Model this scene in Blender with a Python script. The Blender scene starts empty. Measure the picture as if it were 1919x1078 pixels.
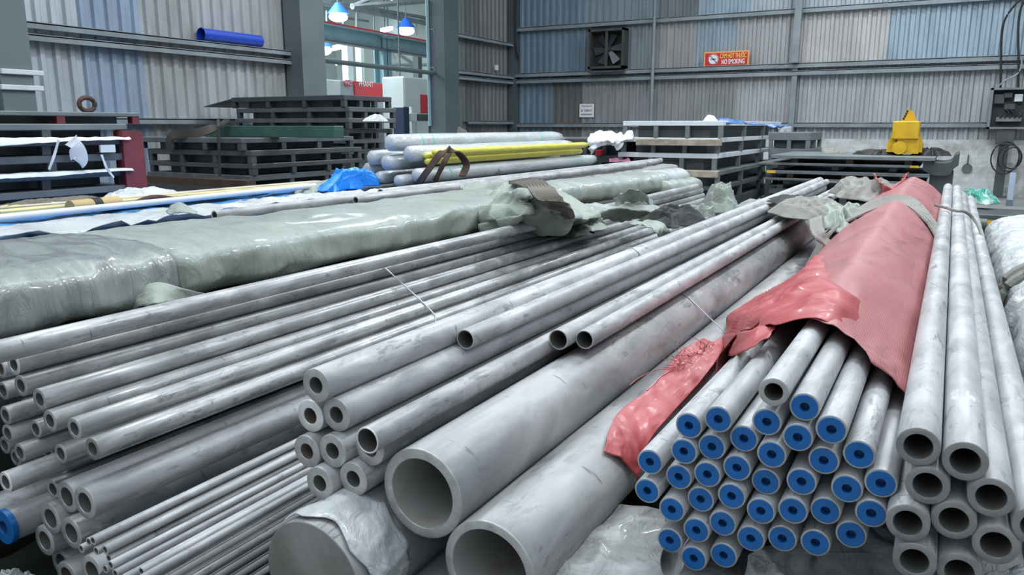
import bpy, bmesh, math, random
from mathutils import Vector, Matrix, noise
random.seed(7)
S = bpy.context.scene
C = S.collection
# ---------------------------------------------------------------- camera
F_PX = 1450.0; CAM_H = 1.5
PITCH = math.atan(303 / F_PX); YAW = math.atan(830 / math.hypot(F_PX, 303))
FW = Vector((-math.sin(YAW) * math.cos(PITCH), math.cos(YAW) * math.cos(PITCH), -math.sin(PITCH)))
RT = Vector((math.cos(YAW), math.sin(YAW), 0)); UP = RT.cross(FW)
CAM = Vector((0, 0, CAM_H))
cd = bpy.data.cameras.new('camera'); cam = bpy.data.objects.new('camera', cd); C.objects.link(cam)
cam.matrix_world = Matrix(((RT.x, UP.x, -FW.x, 0), (RT.y, UP.y, -FW.y, 0), (RT.z, UP.z, -FW.z, CAM_H), (0, 0, 0, 1)))
cd.sensor_fit = 'HORIZONTAL'; cd.sensor_width = 36; cd.lens = 36 * F_PX / 1919; cd.clip_start = 0.05; cd.clip_end = 200
S.camera = cam
# ---------------------------------------------------------------- world, lamps, exposure
w = bpy.data.worlds.new('world'); S.world = w; w.use_nodes = True
bg = w.node_tree.nodes['Background']; bg.inputs[1].default_value = 1.0
_nt = w.node_tree; _tc = _nt.nodes.new('ShaderNodeTexCoord'); _sp = _nt.nodes.new('ShaderNodeSeparateXYZ'); _rp = _nt.nodes.new('ShaderNodeValToRGB')
_nt.links.new(_tc.outputs['Generated'], _sp.inputs[0]); _nt.links.new(_sp.outputs[2], _rp.inputs[0]); _nt.links.new(_rp.outputs[0], bg.inputs[0])
_e = _rp.color_ramp.elements; _e[0].position = 0.0; _e[0].color = (0.16, 0.19, 0.22, 1); _e[1].position = 0.75; _e[1].color = (0.86, 0.96, 1.05, 1)
_m = _rp.color_ramp.elements.new(0.3); _m.color = (0.34, 0.39, 0.43, 1)
def area(name, loc, sx, sy, power, col=(0.9, 0.96, 1.0), rot=(0, 0, 0), shape='RECTANGLE'):
    l = bpy.data.lights.new(name, 'AREA'); l.shape = shape; l.size = sx
    if shape in ('RECTANGLE', 'ELLIPSE'): l.size_y = sy
    l.energy = power; l.color = col
    o = bpy.data.objects.new(name, l); C.objects.link(o); o.location = loc; o.rotation_euler = rot
    return o
for i, (x, y, p) in enumerate([(-5.5, 3, 170), (-5.5, 11, 230), (0.8, 3.5, 150), (0.8, 11, 260), (-1.5, 16, 170), (4.5, 7, 150)]):
    area('high_bay_lamp', (x, y, 7.6), 0.5, 0.5, p, shape='DISK')
area('skylight_lamp', (-2.5, 7, 8.5), 1.6, 16, 260)
area('hall_lamp', (-22, 16, 9), 9, 14, 6000, (0.9, 1.0, 1.0))
S.view_settings.view_transform = 'Standard'; S.view_settings.look = 'None'
S.view_settings.gamma = 1; S.view_settings.use_curve_mapping = False
S.view_settings.exposure = 0.17

# ---------------------------------------------------------------- helpers
def ray(u, v): return FW + RT * ((u - 959.5) / F_PX) - UP * ((v - 539) / F_PX)
def PY(u, v, y): d = ray(u, v); return CAM + d * (y / d.y)
def PX(u, v, x): d = ray(u, v); return CAM + d * (x / d.x)
def PZ(u, v, z): d = ray(u, v); return CAM + d * ((z - CAM_H) / d.z)
def tag(o, label=None, cat=None, group=None, kind=None):
    if label: o['label'] = label
    if cat: o['category'] = cat
    if group: o['group'] = group
    if kind: o['kind'] = kind
    return o
def empty(name, loc=(0, 0, 0), rz=0, label=None, cat=None, group=None):
    o = bpy.data.objects.new(name, None); C.objects.link(o); o.location = loc; o.rotation_euler = (0, 0, rz)
    return tag(o, label, cat, group)
def link(name, me, parent=None):
    o = bpy.data.objects.new(name, me); C.objects.link(o)
    if parent: o.parent = parent
    return o
def build(name, bm, mats, parent=None, smooth=False, recalc=True):
    if recalc: bmesh.ops.recalc_face_normals(bm, faces=bm.faces)
    me = bpy.data.meshes.new(name); bm.to_mesh(me); bm.free()
    for m in (mats if isinstance(mats, (list, tuple)) else [mats]): me.materials.append(m)
    if smooth:
        for p in me.polygons: p.use_smooth = True
        if smooth != 'all': me.set_sharp_from_angle(angle=math.radians(38))
    return link(name, me, parent)
def box(bm, x0, x1, y0, y1, z0, z1, mi=0, bev=0):
    M = Matrix.Translation(((x0 + x1) / 2, (y0 + y1) / 2, (z0 + z1) / 2)) @ Matrix.Diagonal((x1 - x0, y1 - y0, z1 - z0, 1))
    r = bmesh.ops.create_cube(bm, size=1, matrix=M)
    fs = set(f for v in r['verts'] for f in v.link_faces)
    for f in fs: f.material_index = mi
    if bev:
        es = list(set(e for v in r['verts'] for e in v.link_edges))
        bmesh.ops.bevel(bm, geom=es, offset=bev, segments=1, affect='EDGES')
def boxes(*bs, bev=0):
    bm = bmesh.new()
    for b in bs: box(bm, *b, bev=bev)
    return bm
def tube(bm, pts, r, n=8, closed=False, cap=True, mi=0):
    pts = [Vector(p) for p in pts]; rings = []
    rr = r if isinstance(r, (list, tuple)) else [r] * len(pts)
    N = len(pts)
    for i, p in enumerate(pts):
        a = pts[(i - 1) % N] if (closed or i > 0) else p
        b = pts[(i + 1) % N] if (closed or i < N - 1) else p
        t = (b - a).normalized()
        ref = Vector((0, 0, 1)) if abs(t.z) < 0.9 else Vector((1, 0, 0))
        s = t.cross(ref).normalized(); q = s.cross(t)
        rings.append([bm.verts.new(p + (s * math.cos(k * math.tau / n) + q * math.sin(k * math.tau / n)) * rr[i]) for k in range(n)])
    for i in range(N if closed else N - 1):
        A, B = rings[i], rings[(i + 1) % N]
        for k in range(n):
            f = bm.faces.new((A[k], A[(k + 1) % n], B[(k + 1) % n], B[k])); f.material_index = mi
    if cap and not closed:
        bm.faces.new(rings[0]); bm.faces.new(rings[-1])
def crom(P, t):
    n = len(P) - 1; x = t * n; i = min(int(x), n - 1); f = x - i
    p1, p2 = P[i], P[i + 1]; p0 = P[i - 1] if i > 0 else p1 * 2 - p2; p3 = P[i + 2] if i + 2 <= n else p2 * 2 - p1
    return 0.5 * ((2 * p1) + (p2 - p0) * f + (2 * p0 - 5 * p1 + 4 * p2 - p3) * f * f + (3 * p1 - p0 - 3 * p2 + p3) * f ** 3)
def path(pts, n):
    P = [Vector(p) for p in pts]; return [crom(P, i / (n - 1)) for i in range(n)]
def fold(p, sc=1.0, seed=0.0):
    q = Vector((p.x * sc + seed, p.y * sc - seed * 0.7, p.z * sc + seed * 1.3))
    q2 = q + noise.noise_vector(q * 0.8) * 0.55
    a = math.sqrt(noise.noise(q2 * 1.7) ** 2 + 0.0012); b = math.sqrt(noise.noise(q2 * 4.1 + Vector((9, 3, 1))) ** 2 + 0.0025)
    return 1 - a * 2.6 + 0.35 * (1 - b * 2.4)
def sheet(name, rows, mat, parent=None, nu=30, nv=30, amp=0.01, sc=4, seed=1, thick=0.002, tap=0.0, bias=0.6):
    """cloth through a control grid of points, wrinkled along its normal, with a real thickness"""
    rows = [[Vector(p) for p in r] for r in rows]
    G = []
    for i in range(nu):
        cr = [crom(r, i / (nu - 1)) for r in rows]
        G.append([crom(cr, j / (nv - 1)) for j in range(nv)])
    bm = bmesh.new(); V = []
    for i in range(nu):
        row = []
        for j in range(nv):
            p = G[i][j]; du = G[min(i + 1, nu - 1)][j] - G[max(i - 1, 0)][j]; dv = G[i][min(j + 1, nv - 1)] - G[i][max(j - 1, 0)]
            n = du.cross(dv)
            n = n.normalized() if n.length > 1e-9 else Vector((0, 0, 1))
            if n.z < 0: n = -n
            row.append(bm.verts.new(p + n * amp * (min(1, j / nv / tap) if tap else 1) * (fold(p, sc, seed) - bias)))
        V.append(row)
    for i in range(nu - 1):
        for j in range(nv - 1): bm.faces.new((V[i][j], V[i + 1][j], V[i + 1][j + 1], V[i][j + 1]))
    o = build(name, bm, mat, parent, smooth='all')
    m = o.modifiers.new('thick', 'SOLIDIFY'); m.thickness = thick; m.offset = 0
    return o
def lump(name, c, rx, ry, h, mat, seed, rz=0, parent=None, n=110, sc=None, lean=0.0, rough=1.0):
    """crumpled heap of sheeting: a domed body broken into folds, with a ragged outline"""
    sc = sc or 0.7 / max(rx, ry); bm = bmesh.new(); rings = []
    cz, sz = math.cos(rz), math.sin(rz)
    m = 40
    for j in range(1, m + 1):
        ring = []
        t = j / m
        for k in range(n):
            a = k * math.tau / n
            q = Vector((math.cos(a) * t, math.sin(a) * t, seed))
            f = fold(Vector((q.x * max(rx, ry), q.y * max(rx, ry), 0)), sc * 2.0, seed)
            out = 1 + rough * 0.28 * noise.noise(Vector((math.cos(a) * 2, math.sin(a) * 2, seed * 3.1))) + rough * 0.12 * noise.noise(Vector((math.cos(a) * 4, math.sin(a) * 4, seed)))
            x = rx * t * math.cos(a) * out; y = ry * t * math.sin(a) * out
            z = h * (max(0.0, 1 - t ** 3.2)) * (0.62 + 0.32 * f * min(1, t * 2.5))
            x += h * 0.5 * rough * noise.noise(Vector((x * 5, y * 5, seed + 5))); y += h * 0.5 * rough * noise.noise(Vector((x * 5, y * 5, seed + 15)))
            ring.append(bm.verts.new((x * cz - y * sz, x * sz + y * cz, max(z, 0.0) + lean * x)))
        rings.append(ring)
    top = bm.verts.new((0, 0, h * 0.62))
    for k in range(n): bm.faces.new((top, rings[0][k], rings[0][(k + 1) % n]))
    for j in range(m - 1):
        for k in range(n): bm.faces.new((rings[j][k], rings[j + 1][k], rings[j + 1][(k + 1) % n], rings[j][(k + 1) % n]))
    bm.faces.new(rings[-1])
    o = build(name, bm, mat, parent, smooth='all'); o.location = c
    return o
def ribbon(bm, pts, wid, th, n=40, twist=0.0, up=Vector((0, 0, 1))):
    P = path(pts, n); prev = None
    for i, p in enumerate(P):
        t = (P[min(i + 1, n - 1)] - P[max(i - 1, 0)]).normalized()
        s = t.cross(up).normalized(); u = s.cross(t)
        a = twist * math.sin(i / n * 9)
        s2 = s * math.cos(a) + u * math.sin(a); u2 = u * math.cos(a) - s * math.sin(a)
        ring = [bm.verts.new(p + s2 * wid / 2 + u2 * th), bm.verts.new(p - s2 * wid / 2 + u2 * th), bm.verts.new(p - s2 * wid / 2 - u2 * th), bm.verts.new(p + s2 * wid / 2 - u2 * th)]
        if prev:
            for k in range(4): bm.faces.new((prev[k], prev[(k + 1) % 4], ring[(k + 1) % 4], ring[k]))
        else: bm.faces.new(ring)
        prev = ring
    bm.faces.new(prev)
def textmesh(name, body, size, mat, parent, loc, rot, ext=0.002, align='LEFT', sx=1.0):
    cu = bpy.data.curves.new(name, 'FONT'); cu.body = body; cu.size = size; cu.extrude = ext; cu.align_x = align; cu.align_y = 'CENTER'; cu.offset = size * 0.02
    t = bpy.data.objects.new('tmp', cu); C.objects.link(t)
    dg = bpy.context.evaluated_depsgraph_get(); me = bpy.data.meshes.new_from_object(t.evaluated_get(dg))
    bpy.data.objects.remove(t); me.materials.clear(); me.materials.append(mat)
    o = link(name, me, parent); o.location = loc; o.rotation_euler = rot; o.scale = (sx, 1, 1)
    return o

# ---------------------------------------------------------------- materials
class N:
    def __init__(s, name):
        s.m = bpy.data.materials.new(name); s.m.use_nodes = True; s.t = s.m.node_tree; s.b = s.t.nodes['Principled BSDF']
    def n(s, typ, **k):
        x = s.t.nodes.new(typ)
        for a, v in k.items():
            if a.startswith('i_'): x.inputs[a[2:].replace('_', ' ')].default_value = v
            else: setattr(x, a, v)
        return x
    def l(s, a, b): s.t.links.new(a, b)
    def ramp(s, src, stops, interp='LINEAR'):
        r = s.n('ShaderNodeValToRGB'); e = r.color_ramp.elements; r.color_ramp.interpolation = interp
        while len(e) > 1: e.remove(e[0])
        e[0].position = stops[0][0]; e[0].color = stops[0][1]
        for p, c in stops[1:]:
            x = e.new(p); x.color = c
        s.l(src, r.inputs[0]); return r.outputs[0]
    def mix(s, fac, a, b, mode='MIX'):
        x = s.n('ShaderNodeMix', data_type='RGBA', blend_type=mode)
        for inp, v in ((x.inputs[0], fac), (x.inputs[6], a), (x.inputs[7], b)):
            if hasattr(v, 'is_linked'): s.l(v, inp)
            else: inp.default_value = v
        return x.outputs[2]
def g(v, a=1): return (v, v, v, a)
def c4(r, gg, b): return (r, gg, b, 1)
def coords(s, scale=(1, 1, 1), rnd=True):
    tc = s.n('ShaderNodeTexCoord'); mp = s.n('ShaderNodeMapping'); mp.inputs['Scale'].default_value = scale
    if rnd:
        oi = s.n('ShaderNodeObjectInfo'); mu = s.n('ShaderNodeMath', operation='MULTIPLY'); mu.inputs[1].default_value = 61.0
        s.l(oi.outputs['Random'], mu.inputs[0]); cb = s.n('ShaderNodeCombineXYZ')
        for k in range(3): s.l(mu.outputs[0], cb.inputs[k])
        s.l(cb.outputs[0], mp.inputs['Location'])
    s.l(tc.outputs['Object'], mp.inputs['Vector']); return mp.outputs[0]
def noi(s, vec, scale, detail=4, rough=0.55, dist=0):
    x = s.n('ShaderNodeTexNoise'); x.inputs['Scale'].default_value = scale; x.inputs['Detail'].default_value = detail
    x.inputs['Roughness'].default_value = rough; x.inputs['Distortion'].default_value = dist; s.l(vec, x.inputs['Vector']); return x.outputs[0]
def bump(s, h, strength, dist=0.01):
    b = s.n('ShaderNodeBump'); b.inputs['Strength'].default_value = strength; b.inputs['Distance'].default_value = dist
    s.l(h, b.inputs['Height']); s.l(b.outputs[0], s.b.inputs['Normal'])
def pipe_steel(name, lo, hi, warm=0.0, big=1.0, metal=0.12, rough=0.42, scuff=0.6):
    s = N(name); v1 = coords(s, (1, 0.35, 1)); v2 = coords(s, (1, 0.3, 1)); v3 = coords(s, (1, 3.0, 1))
    base = s.ramp(noi(s, v1, 9 / big, 5, 0.6, 0.6), [(0.36, c4(lo, lo * 1.02, lo * (1.05 - warm))), (0.5, c4((lo + hi) / 2, (lo + hi) / 2 * 1.01, (lo + hi) / 2 * (1.03 - warm))), (0.62, c4(hi, hi * 1.01, hi * (1.03 - warm)))])
    a = s.ramp(noi(s, v2, 30 / big, 6, 0.7, 1.2), [(0.54, g(0)), (0.62, g(scuff))])
    b = s.ramp(noi(s, coords(s, (1, 0.5, 1)), 5 / big, 3), [(0.44, g(0)), (0.58, g(1))])
    f = s.n('ShaderNodeMath', operation='MULTIPLY'); s.l(a, f.inputs[0]); s.l(b, f.inputs[1])
    col = s.mix(f.outputs[0], base, c4(lo * 0.5, lo * 0.51, lo * 0.53))
    t = s.ramp(noi(s, v3, 16 / big, 3, 0.5, 0.3), [(0.69, g(0)), (0.72, g(0.6))])
    col = s.mix(t, col, c4(lo * 0.5, lo * 0.5, lo * 0.5))
    w_ = s.ramp(noi(s, v2, 22 / big, 4), [(0.66, g(0)), (0.72, g(0.6))])
    col = s.mix(w_, col, c4(hi * 1.35, hi * 1.37, hi * 1.4))
    oi = s.n('ShaderNodeObjectInfo'); rb = s.ramp(oi.outputs['Random'], [(0, g(0.88)), (1, g(1.06))])
    col = s.mix(1.0, col, rb, 'MULTIPLY')
    s.l(col, s.b.inputs['Base Color']); s.b.inputs['Metallic'].default_value = metal
    s.l(s.ramp(noi(s, v2, 14, 4), [(0.3, g(rough - 0.08)), (0.7, g(rough + 0.14))]), s.b.inputs['Roughness'])
    bump(s, noi(s, v2, 60, 4), 0.12, 0.003); return s.m
def plain(name, col, rough=0.6, metal=0.0, var=0.15, scale=6, bmp=0.1, coat=0.0):
    s = N(name); v = coords(s)
    c = s.ramp(noi(s, v, scale, 5), [(0.3, c4(*[x * (1 - var) for x in col])), (0.7, c4(*[min(1, x * (1 + var)) for x in col]))])
    s.l(c, s.b.inputs['Base Color']); s.b.inputs['Roughness'].default_value = rough; s.b.inputs['Metallic'].default_value = metal
    s.b.inputs['Coat Weight'].default_value = coat
    if bmp: bump(s, noi(s, v, scale * 5, 4), bmp, 0.01)
    return s.m
def emit(name, col, st):
    s = N(name); s.b.inputs['Base Color'].default_value = c4(*col); s.b.inputs['Emission Color'].default_value = c4(*col); s.b.inputs['Emission Strength'].default_value = st
    return s.m
def film(name, col, dirt, rough=0.3, coat=0.6, weave=0.0, dscale=4, wr=0.5, dirt_amt=0.8, thr=0.58, wscale=7, stretch=(1, 1, 1)):
    s = N(name); v = coords(s); ve = coords(s, stretch)
    a = s.ramp(noi(s, v, 3.5, 5), [(0.3, c4(*[x * 0.86 for x in col])), (0.7, c4(*[min(1, x * 1.08) for x in col]))])
    d = s.ramp(noi(s, v, dscale, 7, 0.72, 0.9), [(thr, g(0)), (thr + 0.09, g(dirt_amt))])
    s.l(s.mix(d, a, c4(*dirt)), s.b.inputs['Base Color'])
    s.b.inputs['Roughness'].default_value = rough; s.b.inputs['Coat Weight'].default_value = coat; s.b.inputs['Coat Roughness'].default_value = 0.15
    h = noi(s, ve, wscale, 7, 0.62, 1.4)
    if weave:
        wv = s.n('ShaderNodeTexWave'); wv.inputs['Scale'].default_value = 60; wv.inputs['Distortion'].default_value = 2; s.l(v, wv.inputs['Vector']); wv.bands_direction = 'Y'
        m_ = s.n('ShaderNodeMath', operation='MULTIPLY_ADD'); s.l(wv.outputs[1], m_.inputs[0]); m_.inputs[1].default_value = weave; s.l(h, m_.inputs[2]); h = m_.outputs[0]
    bump(s, h, wr, 0.03); return s.m
M = {}
M['pipe'] = pipe_steel('pipe_steel', 0.27, 0.47, 0, 1, 0.10, 0.42, 0.6)
M['pipeA'] = pipe_steel('old_pipe_steel', 0.27, 0.50, 0.02, 0.8, 0.22, 0.30, 0.6)
M['pipeL'] = pipe_steel('pale_pipe_steel', 0.33, 0.54, 0.0, 0.9, 0.08, 0.42, 0.75)
M['barend'] = plain('bar_end_steel', (0.22, 0.22, 0.205), 0.45, 0.3, 0.45, 7, 0.03)
M['pipeB'] = pipe_steel('large_pipe_steel', 0.25, 0.46, 0.02, 1.5, 0.08, 0.44, 0.75)
M['cut'] = plain('cut_steel', (0.50, 0.50, 0.49), 0.4, 0.4, 0.18, 40, 0.05)
M['cutD'] = plain('dull_cut_steel', (0.30, 0.30, 0.29), 0.45, 0.4, 0.2, 30, 0.05)
M['cutW'] = plain('bright_cut_steel', (0.82, 0.82, 0.80), 0.35, 0.3, 0.1, 30, 0.05)
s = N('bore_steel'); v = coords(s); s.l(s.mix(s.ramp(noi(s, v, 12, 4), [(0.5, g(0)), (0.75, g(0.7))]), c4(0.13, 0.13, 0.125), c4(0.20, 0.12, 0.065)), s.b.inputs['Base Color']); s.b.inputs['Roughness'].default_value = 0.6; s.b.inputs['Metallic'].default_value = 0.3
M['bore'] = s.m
s = N('lit_wide_bore_steel'); v = coords(s); s.l(s.mix(s.ramp(noi(s, v, 9, 4), [(0.5, g(0)), (0.75, g(0.8))]), c4(0.36, 0.36, 0.345), c4(0.30, 0.19, 0.11)), s.b.inputs['Base Color']); s.b.inputs['Roughness'].default_value = 0.55; s.b.inputs['Metallic'].default_value = 0.2  # pale grey stands in for light in the wide mouths; brown patches are rust
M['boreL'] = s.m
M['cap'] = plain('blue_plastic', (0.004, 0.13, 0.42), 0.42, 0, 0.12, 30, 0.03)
M['capd'] = plain('blue_plastic_shaded', (0.003, 0.06, 0.21), 0.5, 0, 0.1, 30, 0.03)  # darker copy of the cap blue, standing in for shade in the recess
M['red'] = film('red_woven_sheet', (0.44, 0.068, 0.072), (0.20, 0.032, 0.038), 0.45, 0.12, 0.01, 3.0, 0.10, 0.55, 0.62, 4)
s = N('faded_red_sheet'); v = coords(s); vs = coords(s, (1, 0.5, 1))
a = s.ramp(noi(s, v, 2.0, 5), [(0.3, c4(0.37, 0.115, 0.12)), (0.7, c4(0.47, 0.18, 0.18))])
d = s.ramp(noi(s, vs, 6, 6, 0.7, 1.0), [(0.52, g(0)), (0.66, g(0.75))])
s.l(s.mix(d, a, c4(0.24, 0.09, 0.10)), s.b.inputs['Base Color']); s.b.inputs['Roughness'].default_value = 0.48; s.b.inputs['Coat Weight'].default_value = 0.12
wv = s.n('ShaderNodeTexWave'); wv.inputs['Scale'].default_value = 70; s.l(v, wv.inputs['Vector']); bump(s, wv.outputs[1], 0.12, 0.003)
M['redf'] = s.m
M['greenw'] = film('greenish_woven_wrap', (0.33, 0.37, 0.33), (0.08, 0.09, 0.075), 0.38, 0.35, 0.02, 5, 0.75, 0.7, 0.62, 4.5, (1.2, 2.2, 0.7))
M['greenf'] = film('clear_film_over_wrap', (0.33, 0.36, 0.335), (0.09, 0.10, 0.085), 0.14, 1.0, 0.0, 5, 1.0, 0.6, 0.62, 5, (0.8, 2.6, 0.6))
M['greenc'] = film('pale_green_cloth', (0.33, 0.37, 0.33), (0.07, 0.075, 0.06), 0.6, 0.05, 0.02, 7, 0.7, 0.8, 0.62, 7)
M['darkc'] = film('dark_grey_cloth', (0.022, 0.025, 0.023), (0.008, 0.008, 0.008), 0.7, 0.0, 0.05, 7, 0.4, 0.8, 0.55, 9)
M['browng'] = film('brown_grey_cloth', (0.17, 0.15, 0.125), (0.04, 0.035, 0.03), 0.75, 0.0, 0.08, 8, 0.5, 0.8, 0.55, 10)
M['strap'] = film('grey_webbing', (0.27, 0.26, 0.235), (0.07, 0.066, 0.055), 0.8, 0.0, 0.1, 14, 0.3, 0.7, 0.56, 20)
M['whitew'] = film('white_plastic_wrap', (0.58, 0.60, 0.61), (0.28, 0.29, 0.30), 0.35, 0.5, 0.0, 6, 0.7, 0.6, 0.66, 9)
M['rollw'] = film('white_roll_wrap', (0.52, 0.55, 0.57), (0.32, 0.35, 0.38), 0.3, 0.6, 0.0, 9, 0.5, 0.5, 0.62, 12)
M['dirtyw'] = film('dirty_white_plastic', (0.34, 0.345, 0.34), (0.10, 0.085, 0.065), 0.5, 0.25, 0.0, 3.5, 0.9, 0.8, 0.56, 9)
M['yellow'] = film('yellow_plastic_wrap', (0.72, 0.66, 0.10), (0.35, 0.30, 0.05), 0.4, 0.4, 0.0, 9, 0.5, 0.5, 0.62, 12)
M['tarp'] = film('blue_tarpaulin', (0.06, 0.26, 0.62), (0.55, 0.66, 0.78), 0.45, 0.2, 0.03, 3, 0.5, 0.6, 0.66, 6)
M['bag'] = film('bright_blue_plastic', (0.01, 0.27, 0.85), (0.02, 0.16, 0.55), 0.35, 0.4, 0.0, 6, 0.5, 0.6, 0.62, 9)
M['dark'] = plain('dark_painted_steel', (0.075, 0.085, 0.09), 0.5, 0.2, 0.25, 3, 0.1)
M['grey'] = plain('grey_painted_steel', (0.16, 0.185, 0.195), 0.5, 0.15, 0.2, 3, 0.1)
M['mid'] = plain('weathered_plate_steel', (0.115, 0.13, 0.14), 0.5, 0.2, 0.3, 3, 0.1)
M['wood'] = plain('pallet_timber', (0.36, 0.31, 0.25), 0.75, 0, 0.3, 8, 0.3)
M['woodd'] = plain('brown_timber', (0.13, 0.09, 0.055), 0.75, 0, 0.3, 6, 0.3)
M['redp'] = plain('dark_red_paint', (0.19, 0.035, 0.045), 0.5, 0, 0.25, 4, 0.1)
M['rust'] = plain('rusty_steel', (0.075, 0.045, 0.036), 0.7, 0.2, 0.3, 6, 0.2)
M['greenp'] = plain('green_paint', (0.035, 0.10, 0.075), 0.5, 0, 0.2, 4, 0.1)
M['white'] = plain('white_sheet', (0.66, 0.70, 0.74), 0.5, 0, 0.08, 5, 0.1)
M['darkrub'] = plain('dark_brown_rubber', (0.045, 0.038, 0.033), 0.6, 0, 0.2, 6, 0.05)
M['black'] = plain('black_rubber', (0.015, 0.015, 0.015), 0.6, 0, 0.2, 6, 0.05)
M['navy'] = plain('navy_plastic', (0.01, 0.025, 0.07), 0.5, 0, 0.2, 6, 0.1)
M['col'] = plain('column_paint', (0.155, 0.185, 0.20), 0.55, 0.1, 0.12, 1.2, 0.05)
M['cold'] = plain('dark_column_paint', (0.085, 0.11, 0.125), 0.55, 0.1, 0.15, 1.2, 0.05)
M['girt'] = plain('girt_paint', (0.24, 0.275, 0.30), 0.5, 0.15, 0.2, 2, 0.05)
M['ypaint'] = plain('yellow_paint', (0.60, 0.36, 0.012), 0.5, 0, 0.15, 6, 0.05)
M['signred'] = plain('sign_red', (0.55, 0.02, 0.03), 0.5, 0, 0.05, 6, 0)
M['signor'] = plain('sign_orange', (0.85, 0.38, 0.12), 0.5, 0, 0.05, 6, 0)
M['signyel'] = plain('sign_yellow', (0.90, 0.62, 0.08), 0.5, 0, 0.05, 6, 0)
M['signw'] = plain('sign_white', (0.80, 0.78, 0.80), 0.5, 0, 0.05, 6, 0)
M['signg'] = plain('sign_grey_print', (0.25, 0.28, 0.32), 0.5, 0, 0.1, 6, 0)
M['wire'] = plain('galvanised_wire', (0.55, 0.58, 0.60), 0.4, 0.5, 0.1, 30, 0)
M['tape'] = plain('blue_tube_paint', (0.01, 0.06, 0.50), 0.3, 0, 0.1, 4, 0, 0.5)
M['teal'] = plain('teal_grey_paint', (0.20, 0.33, 0.38), 0.5, 0, 0.1, 2, 0)
M['mach'] = plain('machine_white', (0.62, 0.70, 0.72), 0.4, 0, 0.05, 2, 0)
M['machr'] = plain('machine_red', (0.62, 0.03, 0.05), 0.4, 0, 0.05, 2, 0)
M['machg'] = plain('machine_grey', (0.34, 0.40, 0.43), 0.4, 0, 0.05, 2, 0)
M['hallw'] = plain('hall_cladding', (0.36, 0.42, 0.42), 0.6, 0, 0.12, 0.5, 0)
M['lamp'] = emit('lamp_glow', (0.75, 0.88, 1.0), 6)
M['window'] = emit('window_daylight', (0.9, 0.97, 1.0), 5)
M['lampb'] = plain('lamp_shade_blue', (0.02, 0.12, 0.6), 0.4, 0, 0.05, 4, 0)
# floor
s = N('concrete_floor'); v = coords(s, rnd=False)
a = s.ramp(noi(s, v, 0.9, 6, 0.6), [(0.3, c4(0.20, 0.205, 0.20)), (0.7, c4(0.31, 0.315, 0.305))])
d = s.ramp(noi(s, v, 3, 6, 0.7), [(0.58, g(0)), (0.7, g(0.5))])
s.l(s.mix(d, a, c4(0.10, 0.085, 0.07)), s.b.inputs['Base Color']); s.b.inputs['Roughness'].default_value = 0.55; bump(s, noi(s, v, 30, 4), 0.15, 0.005)
M['floor'] = s.m
# whitewashed plinth
s = N('whitewashed_block'); v = coords(s, rnd=False)
br = s.n('ShaderNodeTexBrick'); br.inputs['Scale'].default_value = 2.5; br.inputs['Color1'].default_value = c4(0.62, 0.64, 0.64); br.inputs['Color2'].default_value = c4(0.55, 0.57, 0.57); br.inputs['Mortar'].default_value = c4(0.48, 0.49, 0.49); br.inputs['Mortar Size'].default_value = 0.01
tc = s.n('ShaderNodeTexCoord'); sp = s.n('ShaderNodeSeparateXYZ'); s.l(tc.outputs['Object'], sp.inputs[0]); cb = s.n('ShaderNodeCombineXYZ'); s.l(sp.outputs[0], cb.inputs[0]); s.l(sp.outputs[2], cb.inputs[1]); s.l(cb.outputs[0], br.inputs['Vector'])
d = s.ramp(noi(s, v, 1.6, 7, 0.7), [(0.45, g(0)), (0.65, g(0.85))])
s.l(s.mix(d, br.outputs[0], c4(0.30, 0.28, 0.25)), s.b.inputs['Base Color']); s.b.inputs['Roughness'].default_value = 0.8; bump(s, noi(s, v, 20, 5), 0.4, 0.01)
M['plinth'] = s.m
# corrugated cladding, tinted per sheet through a colour attribute
s = N('corrugated_cladding'); at = s.n('ShaderNodeAttribute'); at.attribute_name = 'tint'; v = coords(s, (1, 1, 0.35), rnd=False)
d = s.ramp(noi(s, v, 2.2, 6, 0.65), [(0.35, g(0.80)), (0.65, g(1.08))])
c = s.mix(1.0, at.outputs['Color'], d, 'MULTIPLY')
r_ = s.ramp(noi(s, v, 5, 6, 0.7, 0.5), [(0.64, g(0)), (0.74, g(0.55))])
s.l(s.mix(r_, c, c4(0.16, 0.15, 0.14)), s.b.inputs['Base Color']); s.b.inputs['Metallic'].default_value = 0.25; s.b.inputs['Roughness'].default_value = 0.5
M['clad'] = s.m

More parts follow.
